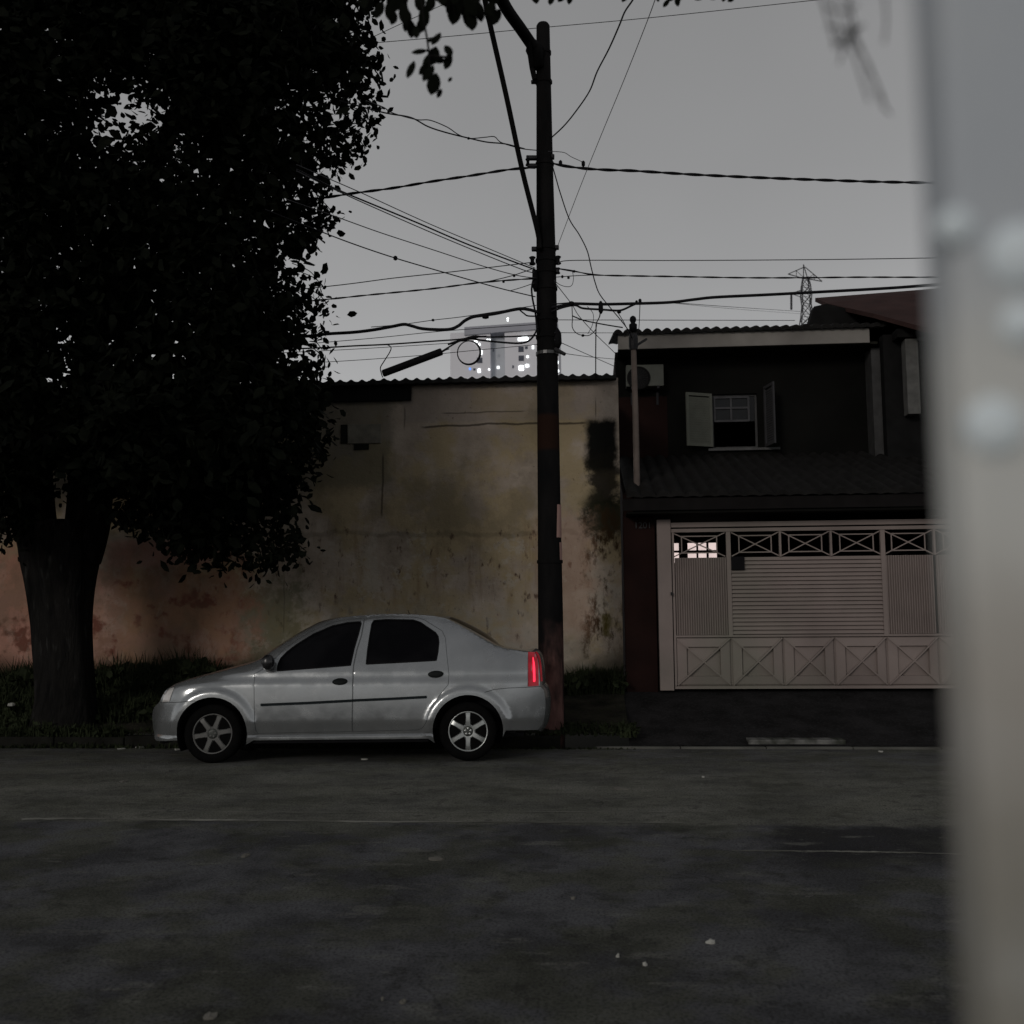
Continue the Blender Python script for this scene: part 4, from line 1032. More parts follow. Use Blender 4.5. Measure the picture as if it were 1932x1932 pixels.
def loft(mb, i0, i1, s0, s1, o=0.0):
    base = len(mb.v); w_ = s1 - s0 + 1
    for i in range(i0, i1 + 1):
        for k in range(s0, s1 + 1):
            v_ = rows[i][k].copy()
            if o: v_ += Vector((0, 0, o))
            mb.v.append(v_)
    for i in range(i1 - i0):
        for k in range(w_ - 1):
            a = base + i * w_ + k; mb.f.append((a, a + 1, a + w_ + 1, a + w_))
I = lambda j: int(j * 3)
last = len(PD) - 1
NSS = len(SS) - 1
loft(bumF, 0, I(6), 0, NSS); loft(bumR, I(35), last, 0, NSS)
loft(body, I(6), I(14), 0, NSS); loft(body, I(14), I(19), 0, 4); loft(body, I(14), I(19), NSS - 4, NSS)
loft(body, I(19), I(24), 0, NSS); loft(body, I(24), I(28), 0, 3); loft(body, I(24), I(28), NSS - 3, NSS); loft(body, I(28), I(35), 0, NSS)
g = MB(); loft(g, I(14), I(19), 4, NSS - 4); g.build('windscreen', M['tint'], car, smooth=True)
g = MB(); loft(g, I(24), I(28), 3, NSS - 3); g.build('rear_window', M['tint'], car, smooth=True)
def weld_build(mb, name, m):
    me_o = mb.build(name, m, car, smooth=True)
    bm = bmesh.new(); bm.from_mesh(me_o.data); bmesh.ops.remove_doubles(bm, verts=bm.verts, dist=.004); bmesh.ops.recalc_face_normals(bm, faces=bm.faces); bm.to_mesh(me_o.data); bm.free()
    try: me_o.data.set_sharp_from_angle(angle=R(38))
    except Exception: pass
    return me_o
weld_build(body, 'body_shell', M['paint']); weld_build(bumF, 'front_bumper', M['paint']); weld_build(bumR, 'rear_bumper', M['paint'])
# seams
M['seam'] = basic('seam_dark', (.055, .058, .06), .8)
def ribbon(pts2, w, o=.0015, thick=None):
    mb = MB(); P_ = dense(pts2, False, .02); L_ = []
    for i, p in enumerate(P_):
        t = (P_[min(i + 1, len(P_) - 1)] - P_[max(i - 1, 0)]).normalized(); n_ = Vector((-t.y, t.x)) * (w / 2)
        for q_ in (p - n_, p + n_): L_.append(Vector((q_.x, dd(q_.x, q_.y) - o, q_.y)))
    mb.v = L_; mb.f = [(2 * i, 2 * i + 1, 2 * i + 3, 2 * i + 2) for i in range(len(P_) - 1)]
    if thick:
        n0 = len(mb.v); mb.v += [v_ + Vector((0, thick, 0)) for v_ in L_]
        for i in range(len(P_) - 1):
            a = 2 * i; mb.f += [(a, a + 2, n0 + a + 2, n0 + a), (a + 1, n0 + a + 1, n0 + a + 3, a + 3)]
        e = 2 * (len(P_) - 1); mb.f += [(0, n0, n0 + 1, 1), (e, e + 1, n0 + e + 1, n0 + e)]
    return mb
def mir(mb):
    m2_ = MB(); m2_.v = [Vector((v_.x, W_ - v_.y, v_.z)) for v_ in mb.v]; m2_.f = list(mb.f); return m2_
for pl_, w in ((doorF + [doorF[0]], .0045), (doorR + [doorR[0]], .0045), (splitF, .006), (splitR, .006)):
    r_ = ribbon(pl_, w)
    r_.build('panel_seam', M['seam'], car); mir(r_).build('panel_seam', M['seam'], car)
for pl_ in (winF, winR):
    ribbon(pl_ + [pl_[0]], .014, .003).build('window_seal', M['black'], car)
# side moulding, handles, lamps, mirror, antenna
mol = ribbon(PX([cq(543, 467), cq(740, 459), cq(937, 448.5)]), .027, .016, .02); mol.build('side_moulding', basic('moulding_black', (.010, .014, .016), .45), car)
mol = ribbon(PX([cq(939, 448), cq(1100, 441), cq(1252, 433)]), .027, .016, .02); mol.build('side_moulding', basic('moulding_black', (.010, .014, .016), .45), car)
def blob_on(cu_, cv_, a, b, h, name, m, rot=0.0):
    c2 = CP(*cq(cu_, cv_)); mb = MB(); n = 18; rings = [(1, .0), (.96, .55), (.8, .85), (.45, 1.0)]
    for k, hh in rings:
        for i in range(n):
            an = 2 * PI * i / n; x_, z_ = math.cos(an) * a * k, math.sin(an) * b * k
            x_, z_ = x_ * math.cos(rot) - z_ * math.sin(rot), x_ * math.sin(rot) + z_ * math.cos(rot)
            X_, Z_ = c2.x + x_, c2.y + z_; mb.v.append(Vector((X_, dd(X_, Z_) - h * hh - .001, Z_)))
    for r_ in range(3):
        for i in range(n): mb.f.append((r_ * n + i, r_ * n + (i + 1) % n, (r_ + 1) * n + (i + 1) % n, (r_ + 1) * n + i))
    mb.f.append(tuple(3 * n + i for i in range(n)))
    return mb.build(name, m, car, smooth=True)
dk = basic('handle_black', (.012, .014, .014), .5)
blob_on(881, 367, .082, .036, .022, 'door_handle', dk, .04); blob_on(1291, 335, .085, .036, .022, 'door_handle', dk, .04)
def lens(poly, name, m, o=.006):
    P_ = dense(poly, True, .03); n = len(P_)
    cx2 = sum((p for p in poly), Vector((0, 0))) / len(poly); mb = MB()
    for k, oo in ((1.0, -.004), (1.0, o), (.6, o + .003)):
        for p in P_:
            q_ = cx2.lerp(p, k); mb.v.append(Vector((q_.x, dd(q_.x, q_.y) - oo, q_.y)))
    for r_ in range(2):
        for i in range(n): mb.f.append((r_ * n + i, r_ * n + (i + 1) % n, (r_ + 1) * n + (i + 1) % n, (r_ + 1) * n + i))
    mb.f.append(tuple(2 * n + i for i in range(n)))
    return mb
hl = lens(headl, 'headlight', M['head']); hl.build('headlight', M['head'], car, smooth=True, angle=40); mir(hl).build('headlight', M['head'], car, smooth=True, angle=40)
tl = lens(tail, 'tail_light', M['tail'], .010)
core_pts = PX([(1005.5, 1240), (1007, 1252), (1007.5, 1262), (1007.5, 1275), (1008, 1286)])
cm_ = MB().tube([Vector((p.x, dd(p.x, p.y) - .013, p.y)) for p in spline([Vector((q_.x, q_.y, 0)) for q_ in core_pts], 3)], [.004, .006, .008, .010, .011, .012, .013, .013, .014, .014, .014, .013, .010], 8)
cm_.build('lamp_core', glow('lamp_core_red', (1.0, .03, .07), 1.6), car, smooth=True)
# wrap the tail lamp round the corner onto the rear face
i0, i1 = I(31), I(34.6)
for si in ((0, 3),):
    base = len(tl.v)
    for i in range(i0, i1 + 1):
        for k in range(si[0], si[1] + 1): tl.v.append(rows[i][k] + Vector((.012, -.006, 0)))
    w_ = si[1] - si[0] + 1
    for i in range(i1 - i0):
        for k in range(w_ - 1): a = base + i * w_ + k; tl.f.append((a, a + 1, a + w_ + 1, a + w_))
tl.build('tail_light', M['tail'], car, smooth=True, angle=40); mir(tl).build('tail_light', M['tail'], car, smooth=True, angle=40)
mc = CP(*cq(583, 285))
def mirror_mb(sgn=1):
    mb = MB(); yb = dd(mc.x, mc.y); n = 14
    rg = [(.0, .0, .035), (.05, .3, .055), (.09, .9, .085), (.15, 1.0, .088), (.19, .75, .07), (.205, .3, .04)]
    for dy, k, r_ in rg:
        for i in range(n):
            an = 2 * PI * i / n; mb.v.append(Vector((mc.x + math.cos(an) * r_ * .75, yb + .03 - dy, mc.y + math.sin(an) * r_ * .95)))
    for r_ in range(len(rg) - 1):
        for i in range(n): mb.f.append((r_ * n + i, r_ * n + (i + 1) % n, (r_ + 1) * n + (i + 1) % n, (r_ + 1) * n + i))
    mb.f.append(tuple((len(rg) - 1) * n + i for i in range(n)))
    return mb
mm = basic('mirror_black', (.014, .014, .015), .28, spec=.5)
o = mirror_mb().build('door_mirror', mm, car, smooth=True); mir(mirror_mb()).build('door_mirror', mm, car, smooth=True)
at = CPl(*cq(1183, 80), .85); MB().tube([(at.x, .85, at.y - .06), (at.x - .01, .85, at.y), (at.x - .03, .85, at.y + .05)], [.012, .006, .003], 8).build('antenna', M['black'], car)
# underbody, wheel-arch liners
ub = MB(); ub.box(.42, WB - .42, .06, W_ - .06, .2, .34);  ub.box(WB + .4, WB + .5, .10, W_ - .1, .28, .42)
ub.box(.34, WB - .34, .10, W_ - .10, .34, .78)
ub.build('underbody', M['black'], car)
for wx_ in (0, WB):
    for sgn in (0, 1):
        mb = MB(); n = 26; ys_ = (.028, .30) if sgn == 0 else (W_ - .028, W_ - .30)
        for yy in ys_:
            for i in range(n + 1):
                an = R(-25 + 235 * i / n); mb.v.append(Vector((wx_ + (RA + .012) * math.cos(an), yy, .315 + (RA + .012) * math.sin(an))))
        for i in range(n): mb.f.append((i, i + 1, n + 2 + i, n + 1 + i))
        mb.f.append(tuple(n + 1 + i for i in range(n + 1)))
        mb.build('arch_liner', M['black'], car)
# exhaust
MB().tube([(WB + .2, .5, .22), (WB + .60, .5, .24)], .025, 10).build('exhaust_pipe', M['dark_metal'], car)
# wheels
M['tyre'] = basic('tyre_rubber', (.005, .005, .005), .9, scale=20, spec=.03)
M['alloy'] = basic('alloy_wheel', (.42, .44, .43), .32, .75, var=.08)
M['alloy_f'] = basic('alloy_wheel_dark', (.13, .13, .125), .6, .4, var=.15)  # darker, rougher alloy for the front and far wheels
TR, RR = .305, .208
def wheel(wx_, side, a0, am):
    yo = .035 if side == 0 else W_ - .035; sg = 1 if side == 0 else -1
    w = bpy.data.objects.new('wheel', None); C.objects.link(w); w.parent = car; w.location = (wx_, yo, TR)
    MB().lathe([(RR - .004, .02 * sg), (RR + .004, .004 * sg), (RR + .03, -.004 * sg), (TR - .035, .0), (TR - .012, .012 * sg), (TR, .035 * sg), (TR, .145 * sg), (TR - .015, .17 * sg), (RR, .175 * sg), (.05, .17 * sg)], (0, 0, 0), 'Y', 48).build('tyre', M['tyre'], w, smooth=True, angle=50)
    rim = MB()
    rim.lathe([(RR - .02, .05 * sg), (RR - .012, .012 * sg), (RR - .002, .004 * sg), (RR + .003, .012 * sg), (RR, .06 * sg)], (0, 0, 0), 'Y', 40)
    rim.f = rim.f[:-2]
    rim.build('rim_lip', am, w, smooth=True)
    sp_ = MB()
    for k in range(6):
        an = a0 + k * PI / 3; t = Vector((math.cos(an), 0, math.sin(an))); b_ = Vector((-t.z, 0, t.x))
        st = [(.058, .034, .010), (.09, .029, .008), (.15, .026, .006), (.185, .030, .010), (.204, .036, .018)]
        i = len(sp_.v)
        for r_, hw, dep in st:
            for bb, yy in ((-hw, dep + .012), (-hw * .7, dep), (hw * .7, dep), (hw, dep + .012), (hw, dep + .04), (-hw, dep + .04)):
                sp_.v.append(t * r_ + b_ * bb + Vector((0, yy * sg, 0)))
        for a in range(len(st) - 1):
            for j in range(6): sp_.f.append((i + a * 6 + j, i + a * 6 + (j + 1) % 6, i + (a + 1) * 6 + (j + 1) % 6, i + (a + 1) * 6 + j))
    sp_.lathe([(.052, .016 * sg), (.066, .014 * sg), (.078, .022 * sg), (.082, .06 * sg)], (0, 0, 0), 'Y', 30)
    sp_.build('spokes', am, w, smooth=True, angle=35)
    cap = basic('hub_cap', (.07, .075, .07), .5, .5)
    hb = MB().lathe([(.02, .008 * sg), (.045, .010 * sg), (.056, .018 * sg), (.058, .04 * sg)], (0, 0, 0), 'Y', 24)
    hb.build('hub_cap', cap, w, smooth=True)
    em = MB()
    for k in range(5):
        an = a0 + k * 2 * PI / 5; q_ = Vector((math.cos(an) * .03, .008 * sg, math.sin(an) * .03)); em.lathe([(.004, -.004 * sg), (.011, -.002 * sg), (.011, .01 * sg)], q_, 'Y', 8)
    em.build('wheel_bolts', am, w)
    MB().lathe([(.17, .075 * sg), (.195, .075 * sg), (.195, .12 * sg), (.1, .12 * sg)], (0, 0, 0), 'Y', 30).build('brake_drum', M['black'], w)
wheel(0, 0, R(9), M['alloy_f']); wheel(WB, 0, R(90), M['alloy']); wheel(0, 1, 0, M['alloy_f']); wheel(WB, 1, 0, M['alloy_f'])

# ------------------------------------------------------------------ BIG TREE
rnd = random.Random(11)
TRY = 13.0
tree = thing('street_tree', 'huge dark street tree with dense drooping crown at left of the silver car', 'tree', (onY(130, 1370, TRY).x, TRY, .1)); tr = WP(tree)
s = NT('bark'); x, y, z = s.sep()
c = s.mix(s.rng(s.noise(7, 6, stretch=(1, 1, .2), rough=.7), .35, .65), (.005, .005, .005), (.016, .015, .014))
c = s.mix(s.rng(s.noise(13, 5, stretch=(1, 1, .22)), .60, .70, 0, .6), c, (.04, .04, .038))
s.bump(s.noise(14, 6, stretch=(1, 1, .25)), .9, .05); M['bark'] = s.out(c, .95)
def limb(pxl, Y, ws, n=16, fl=None):
    P_ = [onY(u, v, Y + (dy if True else 0)) for (u, v, dy) in pxl]
    S = spline(P_, 5); rs = []
    m_ = len(ws)
    for k in range(len(S)):
        t = k / (len(S) - 1) * (m_ - 1); a = int(min(t, m_ - 2)); rs.append((ws[a] + (ws[a + 1] - ws[a]) * (t - a)) / 2 * TRY / 1932)
    return MB().tube(S, rs, n, fl=fl)
flut = lambda an, k: 1 + .09 * math.sin(3 * an + k * .05) + .05 * math.sin(7 * an + 1.3 + k * .1) + .03 * math.sin(13 * an)
tr.add('trunk', limb([(126, 1405, 0), (127, 1360, 0), (127, 1300, 0), (122, 1220, 0), (119, 1140, 0), (117, 1080, 0), (116, 1035, 0), (118, 985, .0)], TRY, [165, 124, 106, 104, 107, 120, 136, 148, 160], 40, flut), M['bark'], smooth=True)
tr.add('limb', limb([(78, 1060, 0), (68, 990, 0), (62, 900, -.1), (60, 800, -.2), (52, 680, -.4), (40, 520, -.7), (20, 300, -1.0), (0, 80, -1.3)], TRY, [70, 78, 74, 66, 60, 50, 40, 30], 16, flut), M['bark'], smooth=True)
tr.add('limb', limb([(155, 1060, 0), (166, 990, 0), (172, 900, .1), (168, 800, .2), (170, 680, .4), (200, 520, .6), (260, 380, .8), (330, 220, 1.0), (380, 60, 1.2)], TRY, [70, 84, 84, 78, 66, 52, 42, 34, 26], 16, flut), M['bark'], smooth=True)
tr.add('limb', limb([(185, 860, .1), (240, 800, -.3), (330, 740, -.8), (430, 700, -1.2), (520, 690, -1.5)], TRY, [50, 42, 32, 22, 12], 10), M['bark'], smooth=True)
tr.add('limb', limb([(190, 600, .4), (280, 520, 0), (380, 430, -.4), (480, 340, -.8), (580, 240, -1.1)], TRY, [44, 38, 28, 20, 10], 10), M['bark'], smooth=True)
tr.add('limb', limb([(52, 700, -.4), (-40, 600, -.7), (-150, 520, -1), (-260, 430, -1.2)], TRY, [50, 42, 30, 16], 10), M['bark'], smooth=True)
tr.add('limb', limb([(210, 560, .5), (330, 480, .8), (450, 440, 1.1), (560, 450, 1.3)], TRY, [36, 28, 20, 10], 10), M['bark'], smooth=True)
CR = [(-420, -420), (760, -420), (720, -60), (695, 0), (700, 55), (708, 120), (712, 200), (690, 262), (655, 305), (622, 345), (612, 380), (630, 402), (600, 440), (585, 490), (570, 530), (600, 565), (608, 605), (592, 650), (605, 690), (596, 730), (606, 790), (612, 840), (570, 900), (545, 960), (560, 1010), (548, 1060), (490, 1075), (420, 1058), (360, 1072), (318, 1035), (262, 990), (205, 975), (140, 920), (120, 870), (70, 930), (30, 1010), (-20, 1030), (-120, 980), (-420, 900)]
GAPS = [((185, 165), (232, 170), (246, 190), (262, 180), (300, 200), (332, 218), (330, 268), (305, 262), (285, 225), (262, 232), (244, 262), (210, 262), (178, 238)),
        ((106, 600), (128, 604), (131, 712), (104, 716)), ((116, 888), (134, 885), (134, 985), (120, 992)), ((590, 185), (628, 205), (626, 236), (600, 222))]
CRv = [Vector(p) for p in CR]; GV = [[Vector(q_) for q_ in g_] for g_ in GAPS]
def edge_dist(p, poly):
    return min((p - (a + (b - a) * max(0, min(1, (p - a).dot(b - a) / (b - a).length_squared)))).length for a, b in zip(poly, poly[1:] + poly[:1]))
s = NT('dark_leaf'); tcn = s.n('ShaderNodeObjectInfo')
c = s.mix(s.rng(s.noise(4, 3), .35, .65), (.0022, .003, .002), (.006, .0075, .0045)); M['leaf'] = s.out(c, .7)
s.b.inputs['Specular IOR Level'].default_value = .03
def leafquad(mb, p, L_, rd, droop=.6):
    ax = Vector((rd.uniform(-1, 1), rd.uniform(-1, 1), rd.uniform(-1.4, .5) * droop * 1.4)).normalized()
    sd_ = ax.cross(Vector((rd.uniform(-1, 1), rd.uniform(-1, 1), rd.uniform(-1, 1)))).normalized(); n_ = ax.cross(sd_) * (.12 * L_)
    w = L_ * rd.uniform(.22, .32); i = len(mb.v)
    mb.v += [p, p + ax * L_ * .35 + sd_ * w, p + ax * L_ * .75 + sd_ * w * .8, p + ax * L_ + n_, p + ax * L_ * .75 - sd_ * w * .8, p + ax * L_ * .35 - sd_ * w]
    mb.f.append(tuple(range(i, i + 6)))
mb = MB(); rd = random.Random(7); ncl = 0; twigs = MB()
clus = []
tries = 0
while len(clus) < 2300 and tries < 90000:
    tries += 1
    p = Vector((rd.uniform(-420, 760), rd.uniform(-420, 1080)))
    if (p.x < -70 or p.y < -90) and rd.random() < .82: continue
    if not inside(p, CRv): continue
    if any(inside(p, g_) for g_ in GV): continue
    ed = edge_dist(p, CRv)
    if min(edge_dist(p, g_) for g_ in GV) < 11: continue
    if ed < 11 or (ed < 70 and noise.noise(Vector((p.x * .022, p.y * .022, 5))) > .12 + ed * .006 and p.x > 300): continue
    if 140 < p.x < 640 and 120 < p.y < 705 and noise.noise(Vector((p.x * .028, p.y * .028, 1))) > (.16 if p.y > 400 else .24) and rd.random() < .96: continue
    half = min(2.6, .5 + ed * .016)
    if p.y > 900: half = min(half, .9)
    if p.y > 700: base = 12.1
    else: base = 12.9
    Y = base + rd.uniform(-half, half)
    Y = min(Y, 14.3 if p.y > 690 else 16)
    clus.append((p, Y, ed))
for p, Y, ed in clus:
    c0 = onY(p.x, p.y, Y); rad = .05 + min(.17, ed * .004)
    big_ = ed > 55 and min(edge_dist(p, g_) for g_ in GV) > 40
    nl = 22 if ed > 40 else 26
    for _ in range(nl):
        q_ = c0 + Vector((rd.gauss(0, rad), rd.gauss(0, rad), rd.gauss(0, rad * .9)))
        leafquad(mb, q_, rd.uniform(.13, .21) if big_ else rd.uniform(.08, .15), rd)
# ragged drooping fringe twigs on the right edge
for (u, v) in ((600, 530), (612, 545), (606, 580), (618, 575), (604, 700), (612, 680), (608, 660), (626, 400), (700, 230), (690, 280), (712, 200), (600, 640), (560, 1040), (480, 1080), (610, 370), (640, 320)):
    c0 = onY(u, v, rd.uniform(12, 13.2)); P_ = [c0 + Vector((-.35, 0, .25)), c0 + Vector((-.12, 0, .14)), c0]
    tr.add('twig', MB().tube(spline(P_), .006, 5), M['bark'])
    for _ in range(9):
        leafquad(mb, c0 + Vector((rd.gauss(-.03, .05), rd.gauss(0, .05), rd.gauss(0, .07))), rd.uniform(.07, .12), rd, 1.2)
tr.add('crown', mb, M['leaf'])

# ------------------------------------------------------------------ NEAR HANGING BRANCHES (out of focus)
def sprig(name, label, stems, leaves, Y, Lr, m=None, group=None, wr=1.0):
    o = thing(name, label, 'branch', tuple(onY(*stems[0][0], Y)), group=group); w = WP(o); mb = MB()
    for st in stems: mb.tube(spline([onY(u, v, Y) for u, v in st]), .0035, 5)
    w.add('stem', mb, M['bark']); lf = MB(); r2 = random.Random(5)
    for (u, v, ang, L_) in leaves:
        p = onY(u, v, Y + r2.uniform(-.06, .06)); px = Y / 1932; ax = Vector((math.cos(R(ang)), r2.uniform(-.3, .3), math.sin(R(ang)))).normalized(); Lm = L_ * px
        sd_ = Vector((-ax.z, r2.uniform(-.5, .5), ax.x)).normalized(); w_ = Lm * .25 * wr; i = len(lf.v)
        o2 = p - ax * Lm / 2
        prof_ = [(0, .05), (.15, .62), (.35, .98), (.6, 1), (.8, .75), (.94, .3), (1, .02)]
        lf.v += [o2 + ax * Lm * t + sd_ * w_ * k + Vector((0, .12 * w_, 0)) for t, k in prof_] + [o2 + ax * Lm * t - sd_ * w_ * k for t, k in prof_[::-1]]
        lf.f.append(tuple(range(i, i + 14)))
    w.add('leaves', lf, m or M['leaf'])
    return o
sprig('hanging_branch', 'blurred drooping leafy twig left of the pole near the top of the photo', [[(790, -40), (800, 40), (808, 90), (812, 150)], [(808, 95), (790, 98)], [(808, 105), (845, 108)]],
      [(823, 73, 60, 34), (791, 97, 10, 34), (775, 131, 70, 38), (818, 105, 80, 48), (846, 95, -60, 30), (845, 115, 65, 34), (808, 138, 65, 44), (818, 158, 80, 52), (800, 130, 40, 30), (829, 176, 60, 20), (826, 112, -10, 30), (806, 118, 80, 40), (815, 75, 20, 24), (849, 150, 60, 14)], 3.0, 0, wr=1.05)
lv = []
r3 = random.Random(21)
for u in range(690, 940, 9):
    lv.append((u + r3.uniform(-6, 6), r3.uniform(-30, 12), r3.uniform(55, 125), r3.uniform(34, 52)))
lv += [(762, 25, 95, 44), (768, 40, 80, 44), (776, 55, 90, 36), (800, 32, 80, 46), (795, 48, 88, 40), (785, 60, 100, 34), (735, 22, 100, 40), (715, 18, 70, 40), (742, 34, 80, 34), (857, 25, 85, 56), (852, 14, 95, 50), (886, 22, 80, 60), (890, 40, 95, 46), (895, 12, 70, 44), (925, 20, 80, 46), (935, 32, 60, 40), (905, 22, 100, 40), (880, 12, 70, 50)]
sprig('hanging_branch', 'blurred leafy branch along the top edge between crown and lamp arm', [[(680, -30), (760, -15), (850, -20), (950, -30)], [(765, -10), (770, 40)], [(850, -10), (858, 40)], [(890, -12), (889, 40)]], lv, 3.2, 0)
sprig('hanging_branch', 'small leaf tips peeping in at the top edge right of the pole', [[(1230, -40), (1290, -25), (1390, -30)]],
      [(1257, 6, 60, 22), (1266, -2, 30, 24), (1278, 2, 100, 22), (1283, -8, 90, 24), (1322, -6, 20, 26), (1340, -6, 160, 24), (1366, -4, 80, 20), (1380, -2, 40, 20), (1240, -8, 100, 24), (1075, -4, 80, 26), (1060, -6, 60, 30), (1180, -6, 60, 26), (1040, 0, 80, 26), (1010, -5, 100, 34)], 4.0, 0)
ro = thing('hanging_roots', 'pale out of focus strands hanging at the top right over the sky', 'branch', tuple(onY(1590, -20, .8))); rw = WP(ro); mb = MB(); r4 = random.Random(8)
gm = basic('strand_grey', (.10, .10, .10), .9)
rw.add('strands', MB(), gm) if False else None
for pl_ in ([(1545, -20), (1562, 40), (1575, 85)], [(1570, -20), (1580, 50), (1590, 90), (1583, 120)], [(1605, -20), (1600, 40), (1618, 75), (1640, 130), (1653, 155), (1665, 195), (1680, 215)], [(1590, 60), (1612, 105), (1625, 140), (1640, 190)], [(1560, 50), (1600, 55), (1630, 48)], [(1575, 90), (1610, 60), (1625, 50)], [(1668, -20), (1672, 40), (1668, 80)],
            [(1585, -20), (1610, 40), (1600, 85), (1570, 75)], [(1625, 50), (1600, 80), (1612, 70)], [(1555, 10), (1590, 20), (1620, 10)], [(1600, 60), (1632, 110), (1652, 150), (1668, 190)]):
    mb.tube(spline([onY(u, v, .8 + r4.uniform(-.1, .1)) for u, v in pl_]), [.0022] * 3 + [.0018] * 100 if False else .0009, 5)
rw.add('strands', mb, gm)

# ------------------------------------------------------------------ WEEDS (uncountable)
def blades(name, regions, seed, m):
    mb = MB(); rd = random.Random(seed)
    for (x0, x1, y0, y1, n, h0, h1, zf) in regions:
        for _ in range(n):
            x_, y_ = rd.uniform(x0, x1), rd.uniform(y0, y1); b_ = Vector((x_, y_, zf(y_) - .02))
            dens = noise.noise(Vector((x_ * 1.1, y_ * 1.1, seed)))
            h = rd.uniform(h0, h1) * (1 + dens * .9)
            if h < .03: continue
            an = rd.uniform(0, 2 * PI); l_ = Vector((math.cos(an), math.sin(an), 0)) * h * rd.uniform(.1, .6); w = Vector((-math.sin(an), math.cos(an), 0)) * rd.uniform(.006, .016)
            m1 = b_ + l_ * .35 + Vector((0, 0, h * .6)); t_ = b_ + l_ + Vector((0, 0, h)); i = len(mb.v)
            mb.v += [b_ - w, b_ + w, m1 + w * .8, m1 - w * .8, t_]; mb.f += [(i, i + 1, i + 2, i + 3), (i + 3, i + 2, i + 4)]
            if rd.random() < .35: leafquad(mb, m1, h * .35 + .03, rd, .3)
    return stuff(mb.build(name, m))
M['weed'] = basic('weed_green', (.022, .028, .014), .8, var=.4, scale=3)
blades('weeds', [(-10, -3.3, 14.2, 14.75, 6500, .15, .55, side_z), (-10, -5.2, 13.0, 14.3, 4500, .05, .32, side_z), (-10, -6.6, 12.62, 13.0, 900, .04, .25, side_z),
                 (-3.3, -.6, 14.3, 14.75, 900, .06, .25, side_z), (-.5, .42, 14.35, 14.76, 1100, .10, .42, side_z), (-.4, .5, 12.6, 12.9, 260, .03, .12, side_z), (.32, .5, 12.5, 12.7, 90, .08, .22, side_z), (-8, .4, 12.55, 12.7, 900, .02, .10, side_z), (-9, .5, 12.33, 12.45, 1500, .02, .09, lambda y: -.09), (-9, -5.8, 12.47, 12.6, 1300, .04, .16, side_z)], 3, M['weed'])
stuff(bpy.data.objects['weeds'], 'low ragged weeds and grass growing along the wall foot and pavement', 'weeds')
M['debris'] = basic('rubble_pale', (.16, .155, .14), .9)
# litter
pm = basic('scrap_paper', (.36, .36, .33), .8, var=.15, scale=20)
def scrap(u, v, w, h, label, zz=None, m=None):
    Zr = 0.0; p = onZ(u, v, Zr)
    if p.y > 10.4:
        p = onZ(u, v, road_z(p.y)); Zr = road_z(p.y)
    if zz is not None: p = onZ(u, v, zz); Zr = zz
    k = p.y / 1932; rd = random.Random(int(u * 7 + v)); mb = MB(); n = 9; hh = h * k * p.y / 1.6 * .55
    ring = []
    for i in range(n):
        a_ = 2 * PI * i / n; r_ = rd.uniform(.6, 1.15)
        ring.append(Vector((p.x + math.cos(a_) * w * k / 2 * r_, p.y + math.sin(a_) * min(hh, w * k * .6) * r_, Zr + .004 + rd.uniform(0, .012))))
    c0 = Vector((p.x, p.y, Zr + .016)); mb.v = ring + [c0] + [q_ - Vector((0, 0, .0)) for q_ in ()]
    mb.f = [(i, (i + 1) % n, n) for i in range(n)]; 
    low = [Vector((q_.x, q_.y, Zr + .001)) for q_ in ring]; i0 = len(mb.v); mb.v += low
    mb.f += [(i, i0 + i, i0 + (i + 1) % n, (i + 1) % n) for i in range(n)]
    o = mb.build('litter_scrap', m or pm, loc=(p.x, p.y, Zr)); tag(o, label, 'litter', 'small pale scraps on the ground'); return o
lm = basic('leaf_litter_pale', (.13, .125, .11), .9)
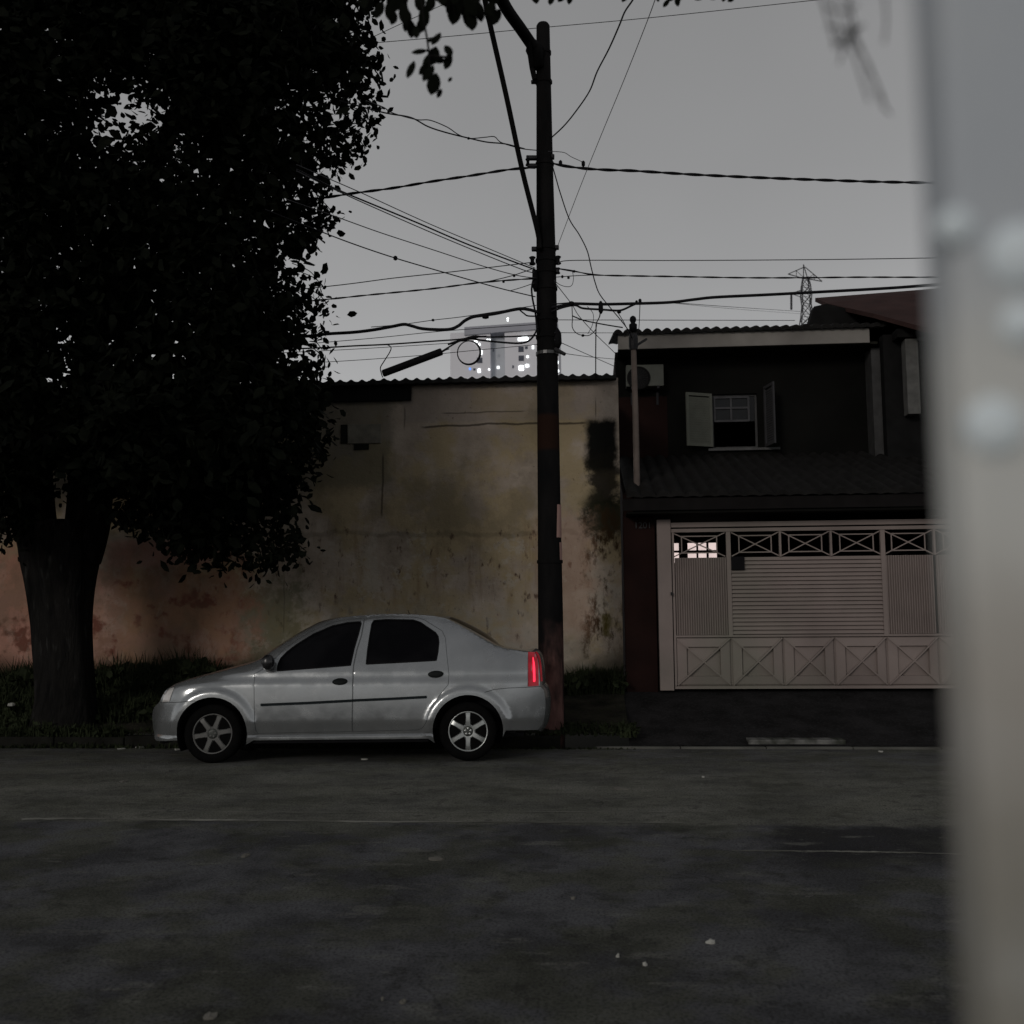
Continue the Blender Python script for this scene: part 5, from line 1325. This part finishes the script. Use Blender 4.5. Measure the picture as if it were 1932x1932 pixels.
for a_ in ((688, 1432, 15, 5, 'pale scrap under the middle of the car sill', None, None),
           (1340, 1779, 17, 9, 'brightest curled pale scrap on the open road at lower right', None, None),
           (1217, 1822, 9, 7, 'small white chip on the road left of the curled scrap', None, None),
           (1165, 1806, 7, 4, 'tiny pale fleck up left of the small white chip', None, None),
           (761, 1892, 15, 15, 'pale rounded leaf near the bottom edge below the car rear door', None, lm),
           (722, 1888, 6, 5, 'tiny pale chip left of the rounded leaf', None, lm),
           (397, 1920, 28, 12, 'largest dull pale leaf cut by the bottom edge of the photo', None, lm),
           (464, 1616, 20, 10, 'dull grey scrap on the road below the front wheel', None, lm),
           (824, 1622, 34, 5, 'long flat grey smear like scrap below the rear wheel', None, lm),
           (234, 1475, 16, 7, 'dull olive leaf on the road left of the front bumper', None, lm),
           (1172, 1489, 40, 4, 'long thin pale fragment on the road right of the pole', None, lm),
           (1082, 1697, 9, 3, 'narrow pale sliver in the middle of the dark road', None, lm),
           (229, 1414, 13, 4, 'left one of the two pale bits in the gutter before the car nose', -.09, pm),
           (265, 1411, 22, 4, 'right longer one of the two pale bits in the gutter before the car nose', -.09, pm),
           (334, 1415, 12, 5, 'pale bit tucked beside the front tyre', -.08, pm),
           (107, 1420, 7, 4, 'tiny pale bit in the gutter below the tree trunk', -.08, lm),
           (1327, 1467, 6, 4, 'tiny white fleck on the road below the gate slats', None, pm),
           (1661, 1419, 9, 5, 'white fleck at the driveway edge stone on the right', -.06, pm),
           (1188, 1386, 6, 5, 'tiny pale fleck on the driveway corner beside the pole', .02, pm)):
    scrap(*a_[:5], zz=a_[5], m=a_[6])
p = onY(22, 1330, 13.2)
tag(MB().lathe([(.02, -.02), (.05, -.01), (.045, .02), (.015, .03)], p, 'Z', 7).build('blossom', pm, loc=tuple(p)), 'single pale blossom in the weeds left of the tree trunk', 'flower')
# broken kerb slab on the driveway edge
q0, q1 = onZ(1418, 1409, -.05), onZ(1605, 1409, -.05)
tag(MB().box(q0.x, q1.x, KERB_Y + .1, KERB_Y + .32, -.06, .0).build('ramp_slab', M['kerb'], bevel=.01), 'long thin concrete slab laid at the driveway edge before the gate', 'slab')

# ------------------------------------------------------------------ NEAR POST at the right edge (0.4 m from the lens)
s = NT('post_light_bands'); x, y, z = s.sep()
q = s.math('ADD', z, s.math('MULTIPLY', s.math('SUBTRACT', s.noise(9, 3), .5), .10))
c = s.mix(s.rng(q, 1.67, 1.74, smooth=True), (.68, .69, .66), (.53, .57, .61))  # fading light down the post, put into its colour as height bands
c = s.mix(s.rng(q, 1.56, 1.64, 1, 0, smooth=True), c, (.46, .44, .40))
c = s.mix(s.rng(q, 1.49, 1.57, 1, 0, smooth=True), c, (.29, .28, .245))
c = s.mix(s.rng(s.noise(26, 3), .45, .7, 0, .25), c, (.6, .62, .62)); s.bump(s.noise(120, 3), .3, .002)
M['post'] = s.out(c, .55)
pe = onY(1760, 966, .41)
post = thing('near_post', 'blurred pale grey painted post very close to the lens at the right edge', 'post', (pe.x + .1, .40, 0)); np2 = WP(post)
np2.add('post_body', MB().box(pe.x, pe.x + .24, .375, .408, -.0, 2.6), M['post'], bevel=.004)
wm_ = basic('highlight_spot_white', (.86, .95, 1.0), .4, var=.03)  # white discs standing in for blurred highlights on the post
for u, v, r_ in ((1806, 425, .0075), (1935, 478, .013), (1938, 610, .009), (1884, 803, .0115)):
    b_ = onY(u, v, .372)
    np2.add('highlight_spot', MB().lathe([(r_, .004), (r_ * .9, .001), (r_ * .5, -.0015), (r_ * .1, -.002)], (b_.x, .372, b_.z), 'Y', 16), wm_, smooth=True)
